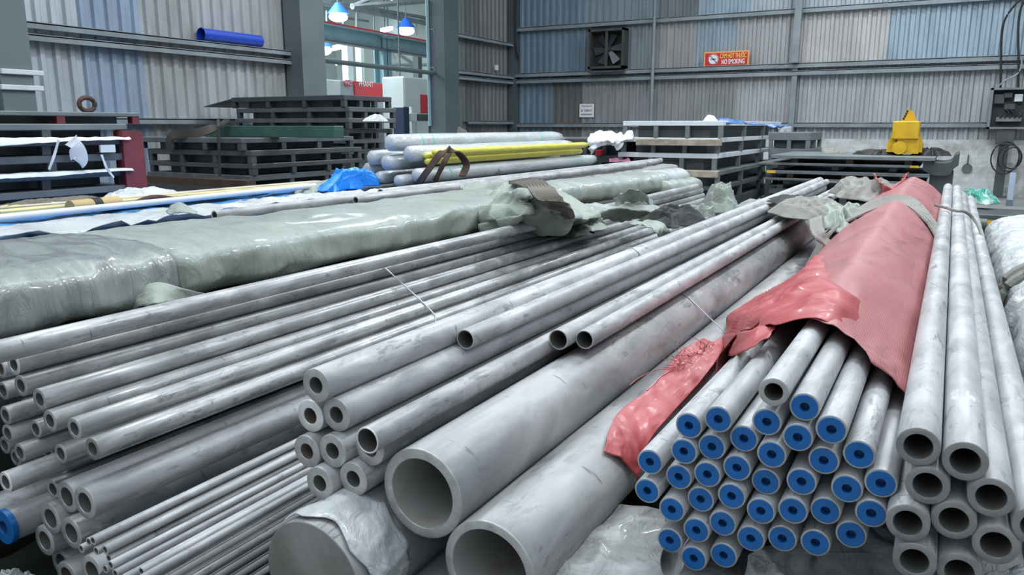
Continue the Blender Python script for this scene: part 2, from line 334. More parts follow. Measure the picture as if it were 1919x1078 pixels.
# ---------------------------------------------------------------- room shell
WX, WY = -11.2, 20.0
bm = boxes((-36, 9, -4, 34, -0.2, 0)); tag(build('floor', bm, M['floor']), kind='structure')
def tint_at(tints, t):
    for t1, c in tints:
        if t < t1: return c
    return tints[-1][1]
def cladding(name, axis, fixed, a0, a1, z0, z1, pitch, depth, tints, inward, rows=((0, 99, 0),)):
    """trapezoidal corrugated sheet along an axis; real ribs, thin steel"""
    bm = bmesh.new(); lay = bm.loops.layers.float_color.new('tint')
    prof = [(0.0, 0), (0.30, 0), (0.42, 1), (0.72, 1), (0.88, 0)]
    xs = []; k = 0; t = a0
    while t < a1:
        for f, d in prof:
            u = t + f * pitch
            if u <= a1: xs.append((u, d * depth))
        t += pitch
    zs = [z0, z1] if len(rows) == 1 else [z0] + [r[1] for r in rows[:-1]] + [z1]
    grid = []
    for u, d in xs:
        col = []
        for z in zs:
            p = (fixed + d * inward, u, z) if axis == 'Y' else (u, fixed + d * inward, z)
            col.append(bm.verts.new(p))
        grid.append(col)
    for i in range(len(xs) - 1):
        for j in range(len(zs) - 1):
            f = bm.faces.new((grid[i][j], grid[i + 1][j], grid[i + 1][j + 1], grid[i][j + 1]))
            c = tint_at(tints[j % len(tints)], (xs[i][0] + xs[i + 1][0]) / 2)
            for lp in f.loops: lp[lay] = (*c, 1)
    o = build(name, bm, M['clad'], recalc=False)
    m = o.modifiers.new('thick', 'SOLIDIFY'); m.thickness = 0.004; m.offset = 0
    return tag(o, kind='structure')
GW = (0.50, 0.54, 0.58); GB = (0.31, 0.39, 0.50); BG = (0.40, 0.41, 0.415); DG = (0.18, 0.205, 0.22); TB = (0.20, 0.28, 0.35); BL = (0.33, 0.42, 0.49)
def yof(u): return PX(u, 236, WX).y
def xof(u): return PY(u, 180, WY).x
lt = [(yof(165), GW), (yof(283), GB), (yof(385), BG), (yof(470), (0.44, 0.46, 0.48)), (99, BG)]
cladding('wall_left', 'Y', WX, 0, yof(603), 0, 7.5, 0.215, 0.045, [lt], 1)
lt2 = [(yof(885), DG), (yof(905), (0.20, 0.20, 0.19)), (99, (0.28, 0.27, 0.25))]
cladding('wall_left', 'Y', WX, yof(803), WY, 0, 7.5, 0.215, 0.045, [[(yof(870), DG), (yof(900), (0.14, 0.145, 0.145)), (99, (0.205, 0.205, 0.20))]], 1)
bt_hi = [(xof(1095), TB), (xof(1228), (0.25, 0.30, 0.34)), (xof(1300), DG), (xof(1400), BL), (xof(1640), (0.42, 0.46, 0.50)), (99, BL)]
bt_mid = [(xof(1095), TB), (xof(1170), (0.2, 0.22, 0.24)), (xof(1228), (0.27, 0.31, 0.34)), (xof(1300), (0.36, 0.36, 0.36)), (xof(1372), (0.30, 0.37, 0.42)), (xof(1480), (0.40, 0.405, 0.41)), (xof(1655), (0.47, 0.465, 0.45)), (99, BL)]
bt_lo = [(xof(1035), TB), (xof(1090), (0.17, 0.17, 0.165)), (xof(1225), (0.32, 0.33, 0.34)), (xof(1290), (0.33, 0.33, 0.33)), (xof(1378), (0.30, 0.31, 0.31)), (xof(1500), (0.42, 0.43, 0.44)), (99, (0.42, 0.44, 0.455))]
cladding('wall_back', 'X', WY, WX, 8.5, 1.18, 7.5, 0.195, 0.045, [bt_lo, bt_mid, bt_hi], -1, ((0, 2.92, 0), (0, 4.15, 0), (0, 7.5, 0)))
bm = bmesh.new()
box(bm, WX, 8.5, WY - 0.14, WY + 0.1, 0, 1.2)
tag(build('baseboard_back', bm, M['plinth']), kind='structure')
cladding('wall_right', 'Y', 8.5, -4, WY, 0, 7.5, 0.22, 0.045, [[(99, GW)]], -1)
# girts (horizontal rails) and posts
def struct(name, bm, mat, smooth=False): return tag(build(name, bm, mat, smooth=smooth), kind='structure')
def girt_l(y0, y1, z, n=1):
    bm = bmesh.new()
    box(bm, WX + 0.05, WX + 0.22, y0, y1, z - 0.006, z + 0.02); box(bm, WX + 0.20, WX + 0.22, y0, y1, z - 0.07, z + 0.01); return bm
i_t = 0
def trim(bm, mat, smooth=False):
    global i_t; i_t += 1
    return struct('trim_%d' % i_t, bm, mat, smooth)
trim(girt_l(2, yof(548), 2.86), M['girt']); trim(girt_l(2, yof(548), 2.70), M['girt'])
trim(girt_l(2, yof(548), 1.60), M['girt'])
for z in (2.72, 2.86, 3.74): trim(girt_l(yof(803), WY, z), M['girt'])
trim(girt_l(yof(865), WY, 1.62), M['girt'])
def girt_b(x0, x1, z, deep=0.2):
    bm = bmesh.new(); box(bm, x0, x1, WY - deep, WY - 0.05, z - 0.006, z + 0.02); box(bm, x0, x1, WY - deep, WY - deep + 0.02, z - 0.09, z + 0.01); return bm
for z, d in ((2.93, 0.26), (2.76, 0.22), (4.17, 0.18), (1.56, 0.16)): trim(girt_b(WX + 0.1, 8.4, z, d), M['girt'])
bm = bmesh.new(); tube(bm, [(xof(1229), WY - 0.32, 0), (xof(1229), WY - 0.32, 7.5)], 0.045, 12); trim(bm, M['girt'], True)
bm = boxes((xof(1484), xof(1484) + 0.15, WY - 0.40, WY - 0.24, 2.95, 7.5), (xof(1484), xof(1484) + 0.12, WY - 0.2, WY - 0.05, 1.2, 2.95)); trim(bm, M['girt'])
def ibeam(name, x, y, wx, wy, z1, mat, z0=0, t=0.03):
    return boxes((x - wx / 2, x - wx / 2 + t, y - wy / 2, y + wy / 2, z0, z1), (x + wx / 2 - t, x + wx / 2, y - wy / 2, y + wy / 2, z0, z1), (x - wx / 2, x + wx / 2, y - t / 2, y + t / 2, z0, z1))
# columns: web faces the pile, flanges at each side
def column(x, y, wx, wy, mat, z0=0.0, z1=7.5):
    return tag(build('trim_%d' % (200 + int(y * 10)), boxes((x - wx / 2, x + wx / 2, y - wy / 2 + 0.02, y + wy / 2 - 0.1, z0, z1), (x + wx / 2 - 0.02, x + wx / 2 + 0.02, y - wy / 2, y + wy / 2, z0, z1)), mat), kind='structure')
c1 = PX(30, 236, WX + 0.35); column(WX + 0.30, c1.y, 0.40, 0.42, M['col'])
c2 = PX(576, 236, WX + 0.25); column(WX + 0.28, c2.y, 0.42, 0.62, M['col'])
c3 = PX(832, 236, WX + 0.25); column(WX + 0.28, c3.y, 0.42, 0.62, M['cold'])
trim(boxes((WX + 0.02, WX + 0.24, WY - 0.30, WY - 0.02, 0, 7.5)), M['cold'])
# small white clips on the nearest column
for (v0) in (136, 165, 215):
    p = PX(40, v0, WX + 0.52)
    o = build('bracket', boxes((p.x, p.x + 0.05, p.y - 0.27, p.y + 0.27, p.z - 0.03, p.z + 0.035), bev=0.008), M['white'])
    tag(o, {136: 'highest white bracket clamped to the grey steel column at far left', 165: 'middle white bracket clamped to the grey steel column at far left', 215: 'lowest white bracket low on the grey steel column at far left'}[v0], 'bracket', 'white brackets on the left column')
# rail crossing the opening
a = PX(596, 112, WX + 0.2); b = PX(830, 139, WX + 0.2)
bm = bmesh.new(); tube(bm, [a, b], 0.05, 8); trim(bm, M['cold'], True)
bm = bmesh.new(); tube(bm, [PX(800, 0, WX + 0.05), PX(806, 236, WX + 0.05)], 0.04, 8); trim(bm, M['teal'], True)
# blue tube on the left ledge
a = PX(388, 81, WX + 0.30); b = PX(498, 94, WX + 0.30); zc = 2.86 + 0.02 + 0.105
bm = bmesh.new(); tube(bm, [(WX + 0.17, a.y, zc), (WX + 0.17, b.y, zc)], 0.105, 24, cap=False); tube(bm, [(WX + 0.17, a.y, zc), (WX + 0.17, b.y, zc)], 0.098, 24, cap=False)
o = build('blue_tube', bm, M['tape'], smooth=True, recalc=False); tag(o, 'blue tube lying on the ledge rail of the left corrugated wall', 'tube')

# ---------------------------------------------------------------- neighbouring hall seen through the opening
HX = -30.0
bm = boxes((HX - 0.2, HX, 8, 34, 0, 14)); struct('wall_hall', bm, M['hallw'])
bm = boxes((HX, WX, 33.8, 34, 0, 14)); struct('wall_hall_end', bm, M['hallw'])
bm = boxes((HX, WX, 8, 34, 13.8, 14)); struct('ceiling', bm, M['hallw'])
for i, (u0, v0, u1, v1) in enumerate([(664, 80, 692, 112)]):
    p = PX(u0, v0, HX + 0.05); q = PX(u1, v1, HX + 0.05)
    bm = boxes((HX, HX + 0.08, p.y, q.y, min(p.z, q.z), max(p.z, q.z))); o = struct('window_%d' % (i + 1), bm, M['window'])
    bm = bmesh.new(); ym = (p.y + q.y) / 2
    for zz in (0, 0.5, 1): box(bm, HX + 0.08, HX + 0.14, p.y, q.y, q.z + (p.z - q.z) * zz - 0.05, q.z + (p.z - q.z) * zz + 0.05)
    build('window_frame', bm, M['teal'], o)
# crane runway
BX = -17.0
a = PX(590, 45, BX); b = PX(812, 85, BX); dirv = (b - a).normalized(); a2 = a - dirv * 3; b2 = b + dirv * 4
t = empty('crane_runway', a2, label='teal crane runway beam with a red rail in the neighbouring hall', cat='crane beam')
def beam_bm(p, q, wx, h0, h1):
    bm = bmesh.new(); vs = []
    for P_ in (p, q):
        for dx, dz in ((-wx / 2, h0), (wx / 2, h0), (wx / 2, h1), (-wx / 2, h1)): vs.append(bm.verts.new((P_.x + dx, P_.y, P_.z + dz)))
    for k in range(4): bm.faces.new((vs[k], vs[(k + 1) % 4], vs[4 + (k + 1) % 4], vs[4 + k]))
    bm.faces.new(vs[:4]); bm.faces.new(vs[4:]); return bm
z0_ = Vector((0, 0, 0)); L_ = b2 - a2
build('beam_web', beam_bm(z0_, L_, 0.1, -0.42, 0.0), M['teal'], t); build('top_flange', beam_bm(z0_, L_, 0.4, 0, 0.05), M['teal'], t)
build('bottom_flange', beam_bm(z0_, L_, 0.35, -0.46, -0.42), M['cold'], t); build('rail', beam_bm(z0_, L_, 0.12, 0.05, 0.13), M['machr'], t)
p = PX(723, 150, BX); tg = empty('hall_column', (BX - 0.1, p.y, 0), label='teal steel column under the crane runway in the neighbouring hall', cat='column')
zt = PX(723, 66, BX).z
build('shaft', ibeam('s', 0, 0, 0.4, 0.45, zt, None), M['teal'], tg)
build('bracket_plate', boxes((-0.25, 0.3, -0.35, 0.35, zt - 0.12, zt - 0.04)), M['teal'], tg)
for k, (u, mt, wd) in enumerate([(653, 'mach', 0.34), (676, 'mach', 0.2), (783, 'cold', 0.3)]):
    p = PX(u, 150, -22.0)
    o = build('hall_post', boxes((-0.15, 0.15, -wd / 2, wd / 2, 0, PX(u, 60 if k < 2 else 100, -22).z)), M[mt]); o.location = (-22, p.y, 0)
    tag(o, ['pale post left of the bright window in the neighbouring hall', 'slim pale post standing in front of the bright hall window', 'dark grey post above the white machine in the neighbouring hall'][k], 'post')
# lamps and roof members
for k, (u, v) in enumerate([(634, 32), (761, 58), (603, 95)]):
    p = PX(u, v, -21); t = empty('pendant_lamp', p, label=['lit pendant lamp with blue shade at upper left of the hall opening', 'lit pendant lamp with blue shade right of the centre of the hall opening', 'lit pendant lamp half hidden by the left column of the opening'][k], cat='lamp', group='lit lamps in the neighbouring hall')
    bm = bmesh.new(); bmesh.ops.create_cone(bm, segments=20, radius1=0.42, radius2=0.1, depth=0.4, cap_ends=True, matrix=Matrix.Translation((0, 0, 0.32))); build('lamp_shade', bm, M['lampb'], t, True)
    bm = bmesh.new(); bmesh.ops.create_uvsphere(bm, u_segments=16, v_segments=10, radius=0.36, matrix=Matrix.Diagonal((1, 1, 0.5, 1))); build('bulb', bm, M['lamp'], t, True)
    build('rod', boxes((-0.02, 0.02, -0.02, 0.02, 0.5, 13.8 - p.z)), M['cold'], t)
for k, (u0, v0, u1, v1) in enumerate([(720, 57, 750, 46), (620, 92, 644, 86)]):
    p = PX(u0, v0, -26); q = PX(u1, v1, -26); q = q if q.y < 33.4 else p.lerp(q, (33.4 - p.y) / (q.y - p.y))
    o = build('strip_light', beam_bm(z0_, q - p, 0.5, -0.08, 0.1), M['lamp']); o.location = p
    d_ = q - p
    build('hanger', boxes((-0.02, 0.02, 0.05, 0.09, 0.05, 13.8 - p.z), (d_.x - 0.02, d_.x + 0.02, d_.y - 0.1, d_.y - 0.06, d_.z + 0.05, 13.8 - p.z)), M['cold'], o)
    tag(o, ['lit strip light above the crane beam in the neighbouring hall', 'lit strip light under the crane beam at the left of the hall opening'][k], 'lamp')
bm = bmesh.new()
for (u0, v0, u1, v1, X_, r) in [(600, 4, 800, 44, -24, 0.12), (600, 0, 800, 34, -24, 0.09), (596, 26, 690, 40, -25, 0.06), (660, 12, 798, 2, -20, 0.12), (660, 12, 690, 0, -20, 0.08), (735, 8, 735, -20, -20, 0.07), (643, 10, 643, 45, -24, 0.07), (668, 16, 668, 60, -24, 0.07), (612, 20, 612, 42, -24, 0.05), (700, 20, 700, 60, -24, 0.05), (780, 40, 780, 66, -24, 0.05)]:
    tube(bm, [PX(u0, v0, X_), PX(u1, v1, X_)], r, 6)
o = build('roof_truss', bm, M['girt']); tag(o, 'pale steel truss members under the roof of the neighbouring hall', 'truss')
bm = bmesh.new()
for (u0, v0, u1, v1) in [(630, 120, 802, 122), (740, 132, 800, 120), (745, 100, 775, 120), (730, 80, 718, 100), (740, 110, 728, 90)]:
    tube(bm, [PX(u0, v0, -23), PX(u1, v1, -23)], 0.08, 6)
o = build('roof_brace', bm, M['machg']); tag(o, 'pale diagonal braces low in the neighbouring hall', 'brace')
# machines
MX = -15.0
def pbox(X_, u0, v0, u1, v1, dep=0.8):
    p = PX(u0, v0, X_); q = PX(u1, v1, X_)
    return (X_ - dep, X_, min(p.y, q.y), max(p.y, q.y), min(p.z, q.z), max(p.z, q.z))
t = empty('laser_machine', (0, 0, 0), label='long white and grey machine with a red panel behind the dark plate stack', cat='machine')
b0 = pbox(MX, 607, 148, 640, 176); build('housing', boxes((b0[0], b0[1], b0[2], b0[3], 0, b0[5]), bev=0.03), M['mach'], t)
b1 = pbox(MX, 640, 150, 758, 180); build('casing', boxes((b1[0], b1[1] - 0.05, b1[2], b1[3], 0, b1[5]), bev=0.03), M['machg'], t)
bm = bmesh.new(); P4 = [PX(664, 152, MX + 0.0), PX(731, 158, MX + 0.0), PX(735, 186, MX + 0.0), PX(667, 186, MX + 0.0)]
vs = [bm.verts.new(p) for p in P4] + [bm.verts.new(p - Vector((0.1, 0, 0))) for p in P4]
for k in range(4): bm.faces.new((vs[k], vs[(k + 1) % 4], vs[4 + (k + 1) % 4], vs[4 + k]))
bm.faces.new(vs[:4]); bm.faces.new(vs[4:]); build('red_panel', bm, M['machr'], t)
b2_ = pbox(MX + 0.02, 648, 150, 659, 162, 0.05); build('logo_plate', boxes(b2_, bev=0.01), M['machr'], t)
pl = PX(653, 156, MX + 0.03); textmesh('logo', 'MIC', 0.13, M['signw'], t, (MX + 0.03, pl.y, pl.z), (math.pi / 2, 0, math.pi / 2), align='CENTER')
pl = PX(672, 157, MX + 0.01); textmesh('lettering', 'PHANT', 0.2, M['signw'], t, (MX + 0.012, pl.y, pl.z), (math.pi / 2, 0, math.pi / 2))
t = empty('milling_machine', (0, 0, 0), label='tall white machine with a red side panel at the right of the opening', cat='machine')
MX2 = -13.6
b0 = pbox(MX2, 757, 143, 800, 204); build('housing', boxes((b0[0], b0[1], b0[2], b0[3] + 1.2, 0.6, b0[5]), bev=0.04), M['mach'], t)
b1 = pbox(MX2 + 0.03, 789, 177, 806, 212); build('red_panel', boxes((b1[0], b1[1], b1[2], b1[3] + 0.7, b1[4], b1[5]), bev=0.02), M['machr'], t)
b1 = pbox(MX2 + 0.05, 784, 214, 806, 226); build('base_trim', boxes((b1[0], b1[1], b1[2], b1[3] + 0.7, b1[4], b1[5]), bev=0.02), M['dark'], t)
b1 = pbox(MX2 + 0.06, 782, 228, 806, 242); build('base', boxes((b1[0], b1[1], b1[2], b1[3] + 0.7, 0, b1[5]), bev=0.02), M['mach'], t)
b1 = pbox(MX2 + 0.3, 768, 212, 782, 228, 0.12); build('monitor', boxes(b1, bev=0.02), M['mach'], t)
b1 = pbox(MX2 + 0.2, 771, 200, 776, 240, 0.08); build('monitor_arm', boxes((b1[0], b1[1], b1[2], b1[3], 0, b1[5])), M['mach'], t)
b1 = pbox(-14.5, 744, 148, 762, 162, 0.1); t = empty('exit_sign', label='small pale green exit sign hanging beside the white machine', cat='sign')
build('panel', boxes(b1, bev=0.01), plain('exit_sign_face', (0.55, 0.78, 0.66), 0.5, 0, 0.05, 5, 0), t)
build('pictogram', boxes((b1[1], b1[1] + 0.01, b1[2] + 0.12, b1[3] - 0.12, b1[4] + 0.09, b1[5] - 0.09)), M['greenp'], t)
build('hanger', boxes((b1[0] + 0.02, b1[0] + 0.05, (b1[2] + b1[3]) / 2 - 0.02, (b1[2] + b1[3]) / 2 + 0.02, b1[5], 8)), M['cold'], t)
# person-size dark cabinet behind the stack
b1 = pbox(-13.2, 757, 200, 768, 240, 0.4); o = build('cabinet', boxes((b1[0], b1[1], b1[2], b1[3], 0, b1[5]), bev=0.02), M['navy']); tag(o, 'narrow dark blue cabinet beside the white machine', 'cabinet')

# ---------------------------------------------------------------- fan, signs and switchgear on the back wall
p0 = PY(1105, 55, WY - 0.4); p1 = PY(1167, 128, WY - 0.4); cx = (p0.x + p1.x) / 2; cz = (p0.z + p1.z) / 2; hw = abs(p1.x - p0.x) / 2 + 0.02; hz = 0.5
t = empty('exhaust_fan', (cx, WY - 0.15, cz), label='square dark exhaust fan mounted in the back corrugated wall', cat='fan')
fr = plain('fan_housing', (0.065, 0.065, 0.06), 0.6, 0.2, 0.25, 4, 0.1)
build('fan_frame', boxes((-hw, -hw + 0.06, -0.28, 0.05, -hz, hz), (hw - 0.06, hw, -0.28, 0.05, -hz, hz), (-hw, hw, -0.28, 0.05, -hz, -hz + 0.06), (-hw, hw, -0.28, 0.05, hz - 0.06, hz)), fr, t)
build('back_panel', boxes((-hw + 0.05, hw - 0.05, 0.02, 0.05, -hz + 0.05, hz - 0.05)), M['black'], t)
bm = bmesh.new()
for k in range(6):
    a = k * math.tau / 6 + 0.35
    rot = Matrix.Rotation(a, 4, 'Y'); pts = [(-0.05, 0.0, 0.08), (0.05, -0.04, 0.08), (0.13, -0.06, 0.40), (-0.08, 0.02, 0.41)]
    vs = [bm.verts.new(rot @ Vector((x, y - 0.08, z))) for x, y, z in pts] + [bm.verts.new(rot @ Vector((x, y - 0.072, z))) for x, y, z in pts]
    for q in range(4): bm.faces.new((vs[q], vs[(q + 1) % 4], vs[4 + (q + 1) % 4], vs[4 + q]))
    bm.faces.new(vs[:4]); bm.faces.new(vs[4:])
bl = plain('fan_blade_metal', (0.07, 0.075, 0.085), 0.4, 0.4, 0.15, 5, 0); build('fan_blades', bm, bl, t)
bm = bmesh.new(); bmesh.ops.create_cone(bm, segments=20, radius1=0.09, radius2=0.07, depth=0.12, cap_ends=True, matrix=Matrix.Translation((0, -0.12, 0)) @ Matrix.Rotation(math.pi / 2, 4, 'X')); build('hub', bm, bl, t, True)
build('support_bar', boxes((-0.035, 0.035, -0.24, -0.2, -hz + 0.06, hz - 0.06)), fr, t)
build('sill_plate', boxes((-hw + 0.04, hw, -0.34, 0.0, -hz - 0.1, -hz - 0.06)), M['dark'], t)
# no smoking sign
p0 = PY(1318, 98, WY - 0.28); p1 = PY(1403, 96, WY - 0.28); zb = 2.955; zt = (p0.z + p1.z) / 2 + 0.02; W_ = p1.x - p0.x
t = empty('no_smoking_sign', ((p0.x + p1.x) / 2, WY - 0.2, zb), label='red no-smoking sign with yellow and white lettering standing on the wall rail', cat='sign')
H_ = zt - zb; build('board', boxes((-W_ / 2, W_ / 2, 0, 0.02, 0, H_)), M['signor'], t)
build('red_field', boxes((-W_ / 2 + 0.035, W_ / 2 - 0.035, -0.006, 0.0, 0.01, H_ - 0.035)), M['signred'], t)
bm = bmesh.new(); R_ = H_ * 0.39; bmesh.ops.create_cone(bm, segments=32, radius1=R_, radius2=R_, depth=0.008, cap_ends=True, matrix=Matrix.Translation((-W_ / 2 + 0.24, -0.010, H_ * 0.47)) @ Matrix.Rotation(math.pi / 2, 4, 'X'))
e = build('pictogram_disc', bm, M['signw'], t)
bm = bmesh.new(); cx_, cz_ = -W_ / 2 + 0.24, H_ * 0.47
for a, ln, th in ((math.radians(-45), R_ * 0.85, 0.014), (0, R_ * 0.55, 0.018)):
    d = Vector((math.cos(a), 0, math.sin(a))); u_ = Vector((-d.z, 0, d.x)); c0 = Vector((cx_, -0.017, cz_))
    bm.faces.new([bm.verts.new(c0 + d * sx * ln + u_ * sz * th) for sx, sz in ((-1, -1), (1, -1), (1, 1), (-1, 1))])
build('cigarette_mark', bm, M['signg'], e)
bm = bmesh.new(); tube(bm, [Vector((cx_ + math.cos(k * math.tau / 32) * (R_ - 0.012), -0.016, cz_ + math.sin(k * math.tau / 32) * (R_ - 0.012))) for k in range(32)], 0.008, 6, closed=True); build('ring_mark', bm, M['signred'], e)
textmesh('lettering', 'CẤM HÚT THUỐC', 0.155, M['signyel'], t, (-W_ / 2 + 0.40, -0.010, H_ * 0.66), (math.pi / 2, 0, 0), sx=0.50)
textmesh('lettering', 'NO SMOKING', 0.16, M['signw'], t, (-W_ / 2 + 0.44, -0.010, H_ * 0.25), (math.pi / 2, 0, 0), sx=0.56)
# small white notice
p0 = PY(1085, 195, WY - 0.1); p1 = PY(1112, 220, WY - 0.1)
t = empty('notice_board', ((p0.x + p1.x) / 2, WY - 0.08, (p0.z + p1.z) / 2), label='small white notice with grey print on the back wall below the fan', cat='sign')
hw2 = (p1.x - p0.x) / 2; hh = (p0.z - p1.z) / 2
build('board', boxes((-hw2, hw2, 0, 0.025, -hh, hh), bev=0.01), M['signw'], t)
bm = bmesh.new()
for zz, hx, th in ((hh * 0.68, 0.7, 0.012), (-hh * 0.55, 0.75, 0.015)): box(bm, -hw2 * hx, hw2 * hx, -0.004, 0, zz - th, zz + th)
for k, (xx, ww) in enumerate([(-0.62, 0.1), (-0.2, 0.08), (0.0, 0.07), (0.2, 0.1), (0.45, 0.05), (0.65, 0.05)]): box(bm, hw2 * (xx - ww), hw2 * (xx + ww), -0.004, 0, -0.03 + 0.01 * (k % 2), 0.035)
build('printed_lines', bm, M['signg'], t)
# socket on the dark left cladding
p = PX(930, 127, WX + 0.12); o = build('socket_box', boxes((p.x - 0.03, p.x + 0.04, p.y - 0.06, p.y + 0.06, p.z - 0.07, p.z + 0.07), bev=0.01), M['white']); tag(o, 'tiny white socket box on the dark cladding left of the corner', 'socket')
# cable down the corner
bm = bmesh.new(); tube(bm, path([PX(967, -20, WX + 0.3), PX(966, 40, WX + 0.3), PX(967, 90, WX + 0.3), PX(972, 112, WX + 0.33)], 24), 0.03, 6)
o = build('cable', bm, M['black'], smooth=True); tag(o, 'black cable hanging down the corner between the two walls', 'cable')

# ---------------------------------------------------------------- switchboard at the right
base = PZ(1885, 372, 0); BYY = base.y
def PB(u, v, dy=0): return PY(u, v, BYY + dy)
t = empty('switchboard', (PB(1880, 300).x, BYY, 0), label='open electrical switchboard with cables on a dark post at far right', cat='switchboard')
def rel(b): o = t.location; return (b[0] - o.x, b[1] - o.x, b[2] - o.y, b[3] - o.y, b[4], b[5])
q0 = PB(1858, 165); q1 = PB(1935, 240); x0, x1, zt, zb = q0.x, q1.x, q0.z, q1.z - 0.02
cf = plain('switchboard_grey', (0.20, 0.22, 0.225), 0.5, 0.2, 0.2, 5, 0.05); ci = plain('switchboard_inside', (0.05, 0.055, 0.06), 0.6, 0.1, 0.3, 6, 0.05)
build('cabinet_frame', boxes(rel((x0, x0 + 0.05, BYY, BYY + 0.3, zb, zt)), rel((x1 - 0.05, x1, BYY, BYY + 0.3, zb, zt)), rel((x0, x1, BYY, BYY + 0.3, zt - 0.04, zt)), rel((x0, x1, BYY, BYY + 0.3, zb, zb + 0.04))), cf, t)
build('back_plate', boxes(rel((x0 + 0.04, x1 - 0.04, BYY + 0.26, BYY + 0.29, zb + 0.03, zt - 0.03))), ci, t)
for k, (u, v, du, dv, mt) in enumerate([(1873, 185, 9, 9, 'dark'), (1890, 178, 8, 5, 'dark'), (1910, 183, 7, 7, 'white'), (1893, 200, 10, 5, 'dark')]):
    a = PB(u - du, v - dv); b = PB(u + du, v + dv); build('breaker', boxes(rel((a.x, b.x, BYY + 0.12, BYY + 0.26, b.z, a.z)), bev=0.008), M[mt], t)
bm = bmesh.new()
for k in range(8):
    a = PB(1870 + k * 6, 224); box(bm, *rel((a.x - 0.03, a.x + 0.025, BYY + 0.10, BYY + 0.26, a.z - 0.04, a.z + 0.045)))
build('terminal_row', bm, cf, t)
bm = bmesh.new()
for k in range(5):
    a = PB(1878 + k * 8, 205) + Vector((0, 0.12, 0)); b = PB(1874 + k * 9, 222) + Vector((0, 0.1, 0)); m_ = (a + b) / 2 + Vector((0.06, -0.05, 0.02))
    tube(bm, path([p - t.location for p in (a, m_, b)], 12), 0.012, 6)
build('cable', bm, M['black'], t, True)
bm = bmesh.new(); a = PB(1886, 242); b = PB(1888, 330)
box(bm, *rel((a.x - 0.16, a.x + 0.16, BYY + 0.04, BYY + 0.24, a.z - 0.32, a.z)))
box(bm, *rel((a.x - 0.09, a.x + 0.09, BYY + 0.08, BYY + 0.2, 0.0, a.z - 0.3))); box(bm, *rel((a.x - 0.25, a.x + 0.25, BYY - 0.02, BYY + 0.3, 0.0, 0.03)))
build('post', bm, M['dark'], t)
bm = bmesh.new()
for r_, cx0, ph in ((0.27, 0.05, 0.3), (0.33, -0.03, 1.2), (0.22, 0.1, 2.0)):
    cc = PB(1886, 296) - t.location
    tube(bm, [Vector((cc.x + cx0 + r_ * 0.75 * math.cos(k * math.tau / 36), -0.06 - 0.02 * math.sin(k * 0.5 + ph), cc.z + r_ * math.sin(k * math.tau / 36))) for k in range(36)], 0.016, 6, closed=True)
build('coiled_cable', bm, M['black'], t, True)
bm = bmesh.new()
for pts in ([(1875, 165), (1876, 110), (1877, 70), (1882, 40), (1897, 15), (1915, -5)], [(1908, 165), (1909, 120), (1908, 60), (1912, 20), (1925, -10)]):
    tube(bm, path([PB(u, v, 0.15) - t.location for u, v in pts], 30), 0.022, 8)
build('supply_cable', bm, M['black'], t, True)
bm = bmesh.new(); tube(bm, path([PB(u, v, 0.1) - t.location for u, v in [(1873, 160), (1885, 150), (1905, 140), (1914, 125), (1915, 112)]], 24), 0.016, 8)
build('conduit', bm, M['girt'], t, True)
# pale blue stub post
pb = PZ(1891, 386, 0); zt = PY(1891, 324, pb.y).z
t = empty('floor_post', (pb.x, pb.y, 0), label='short pale blue square post standing on the floor below the switchboard', cat='post')
build('shaft', boxes((-0.05, 0.05, -0.05, 0.05, 0.1, zt), bev=0.008), plain('pale_blue_paint', (0.38, 0.46, 0.56), 0.5, 0, 0.1, 6, 0), t)
build('foot', boxes((-0.055, 0.055, -0.055, 0.055, 0, 0.12)), plain('grey_blue_paint', (0.12, 0.16, 0.22), 0.5, 0, 0.1, 6, 0), t)

# ---------------------------------------------------------------- pipes
PIPE_MESH = {}
def pipe_mesh(R, r, L, mat, cut, solid=False):
    key = (round(R, 4), round(r, 4), round(L, 2), mat, cut, solid)
    if key in PIPE_MESH: return PIPE_MESH[key]
    n = 64 if R > 0.08 else (40 if R > 0.03 else 24); b = min(0.0025, R * 0.05)
    bm = bmesh.new()
    prof = [(R, L), (R, L * 0.5), (R, L * 0.2), (R, L * 0.05), (R, b), (R - b, 0)]
    inner = [(r + b * 0.6, 0), (r, b * 0.8), (r, 0.15), (r, L * 0.3), (r, L)]
    rings = [[bm.verts.new((x * math.cos(k * math.tau / n), y, x * math.sin(k * math.tau / n))) for k in range(n)] for x, y in (prof + ([] if solid else inner))]
    for i in range(len(rings) - 1):
        for k in range(n):
            f = bm.faces.new((rings[i][k], rings[i][(k + 1) % n], rings[i + 1][(k + 1) % n], rings[i + 1][k]))
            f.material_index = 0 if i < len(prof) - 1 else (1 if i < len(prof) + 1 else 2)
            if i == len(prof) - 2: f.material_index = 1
    if solid:
        f = bm.faces.new(rings[-1]); f.material_index = 1; bm.faces.new(rings[0])
    else:
        for k in range(n): f = bm.faces.new((rings[-1][k], rings[-1][(k + 1) % n], rings[0][(k + 1) % n], rings[0][k])); f.material_index = 1
    bmesh.ops.recalc_face_normals(bm, faces=bm.faces)
    me = bpy.data.meshes.new('steel_pipe'); bm.to_mesh(me); bm.free()
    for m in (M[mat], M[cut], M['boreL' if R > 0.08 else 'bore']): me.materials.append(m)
    for p in me.polygons: p.use_smooth = True
    me.set_sharp_from_angle(angle=math.radians(50))
    PIPE_MESH[key] = me; return me
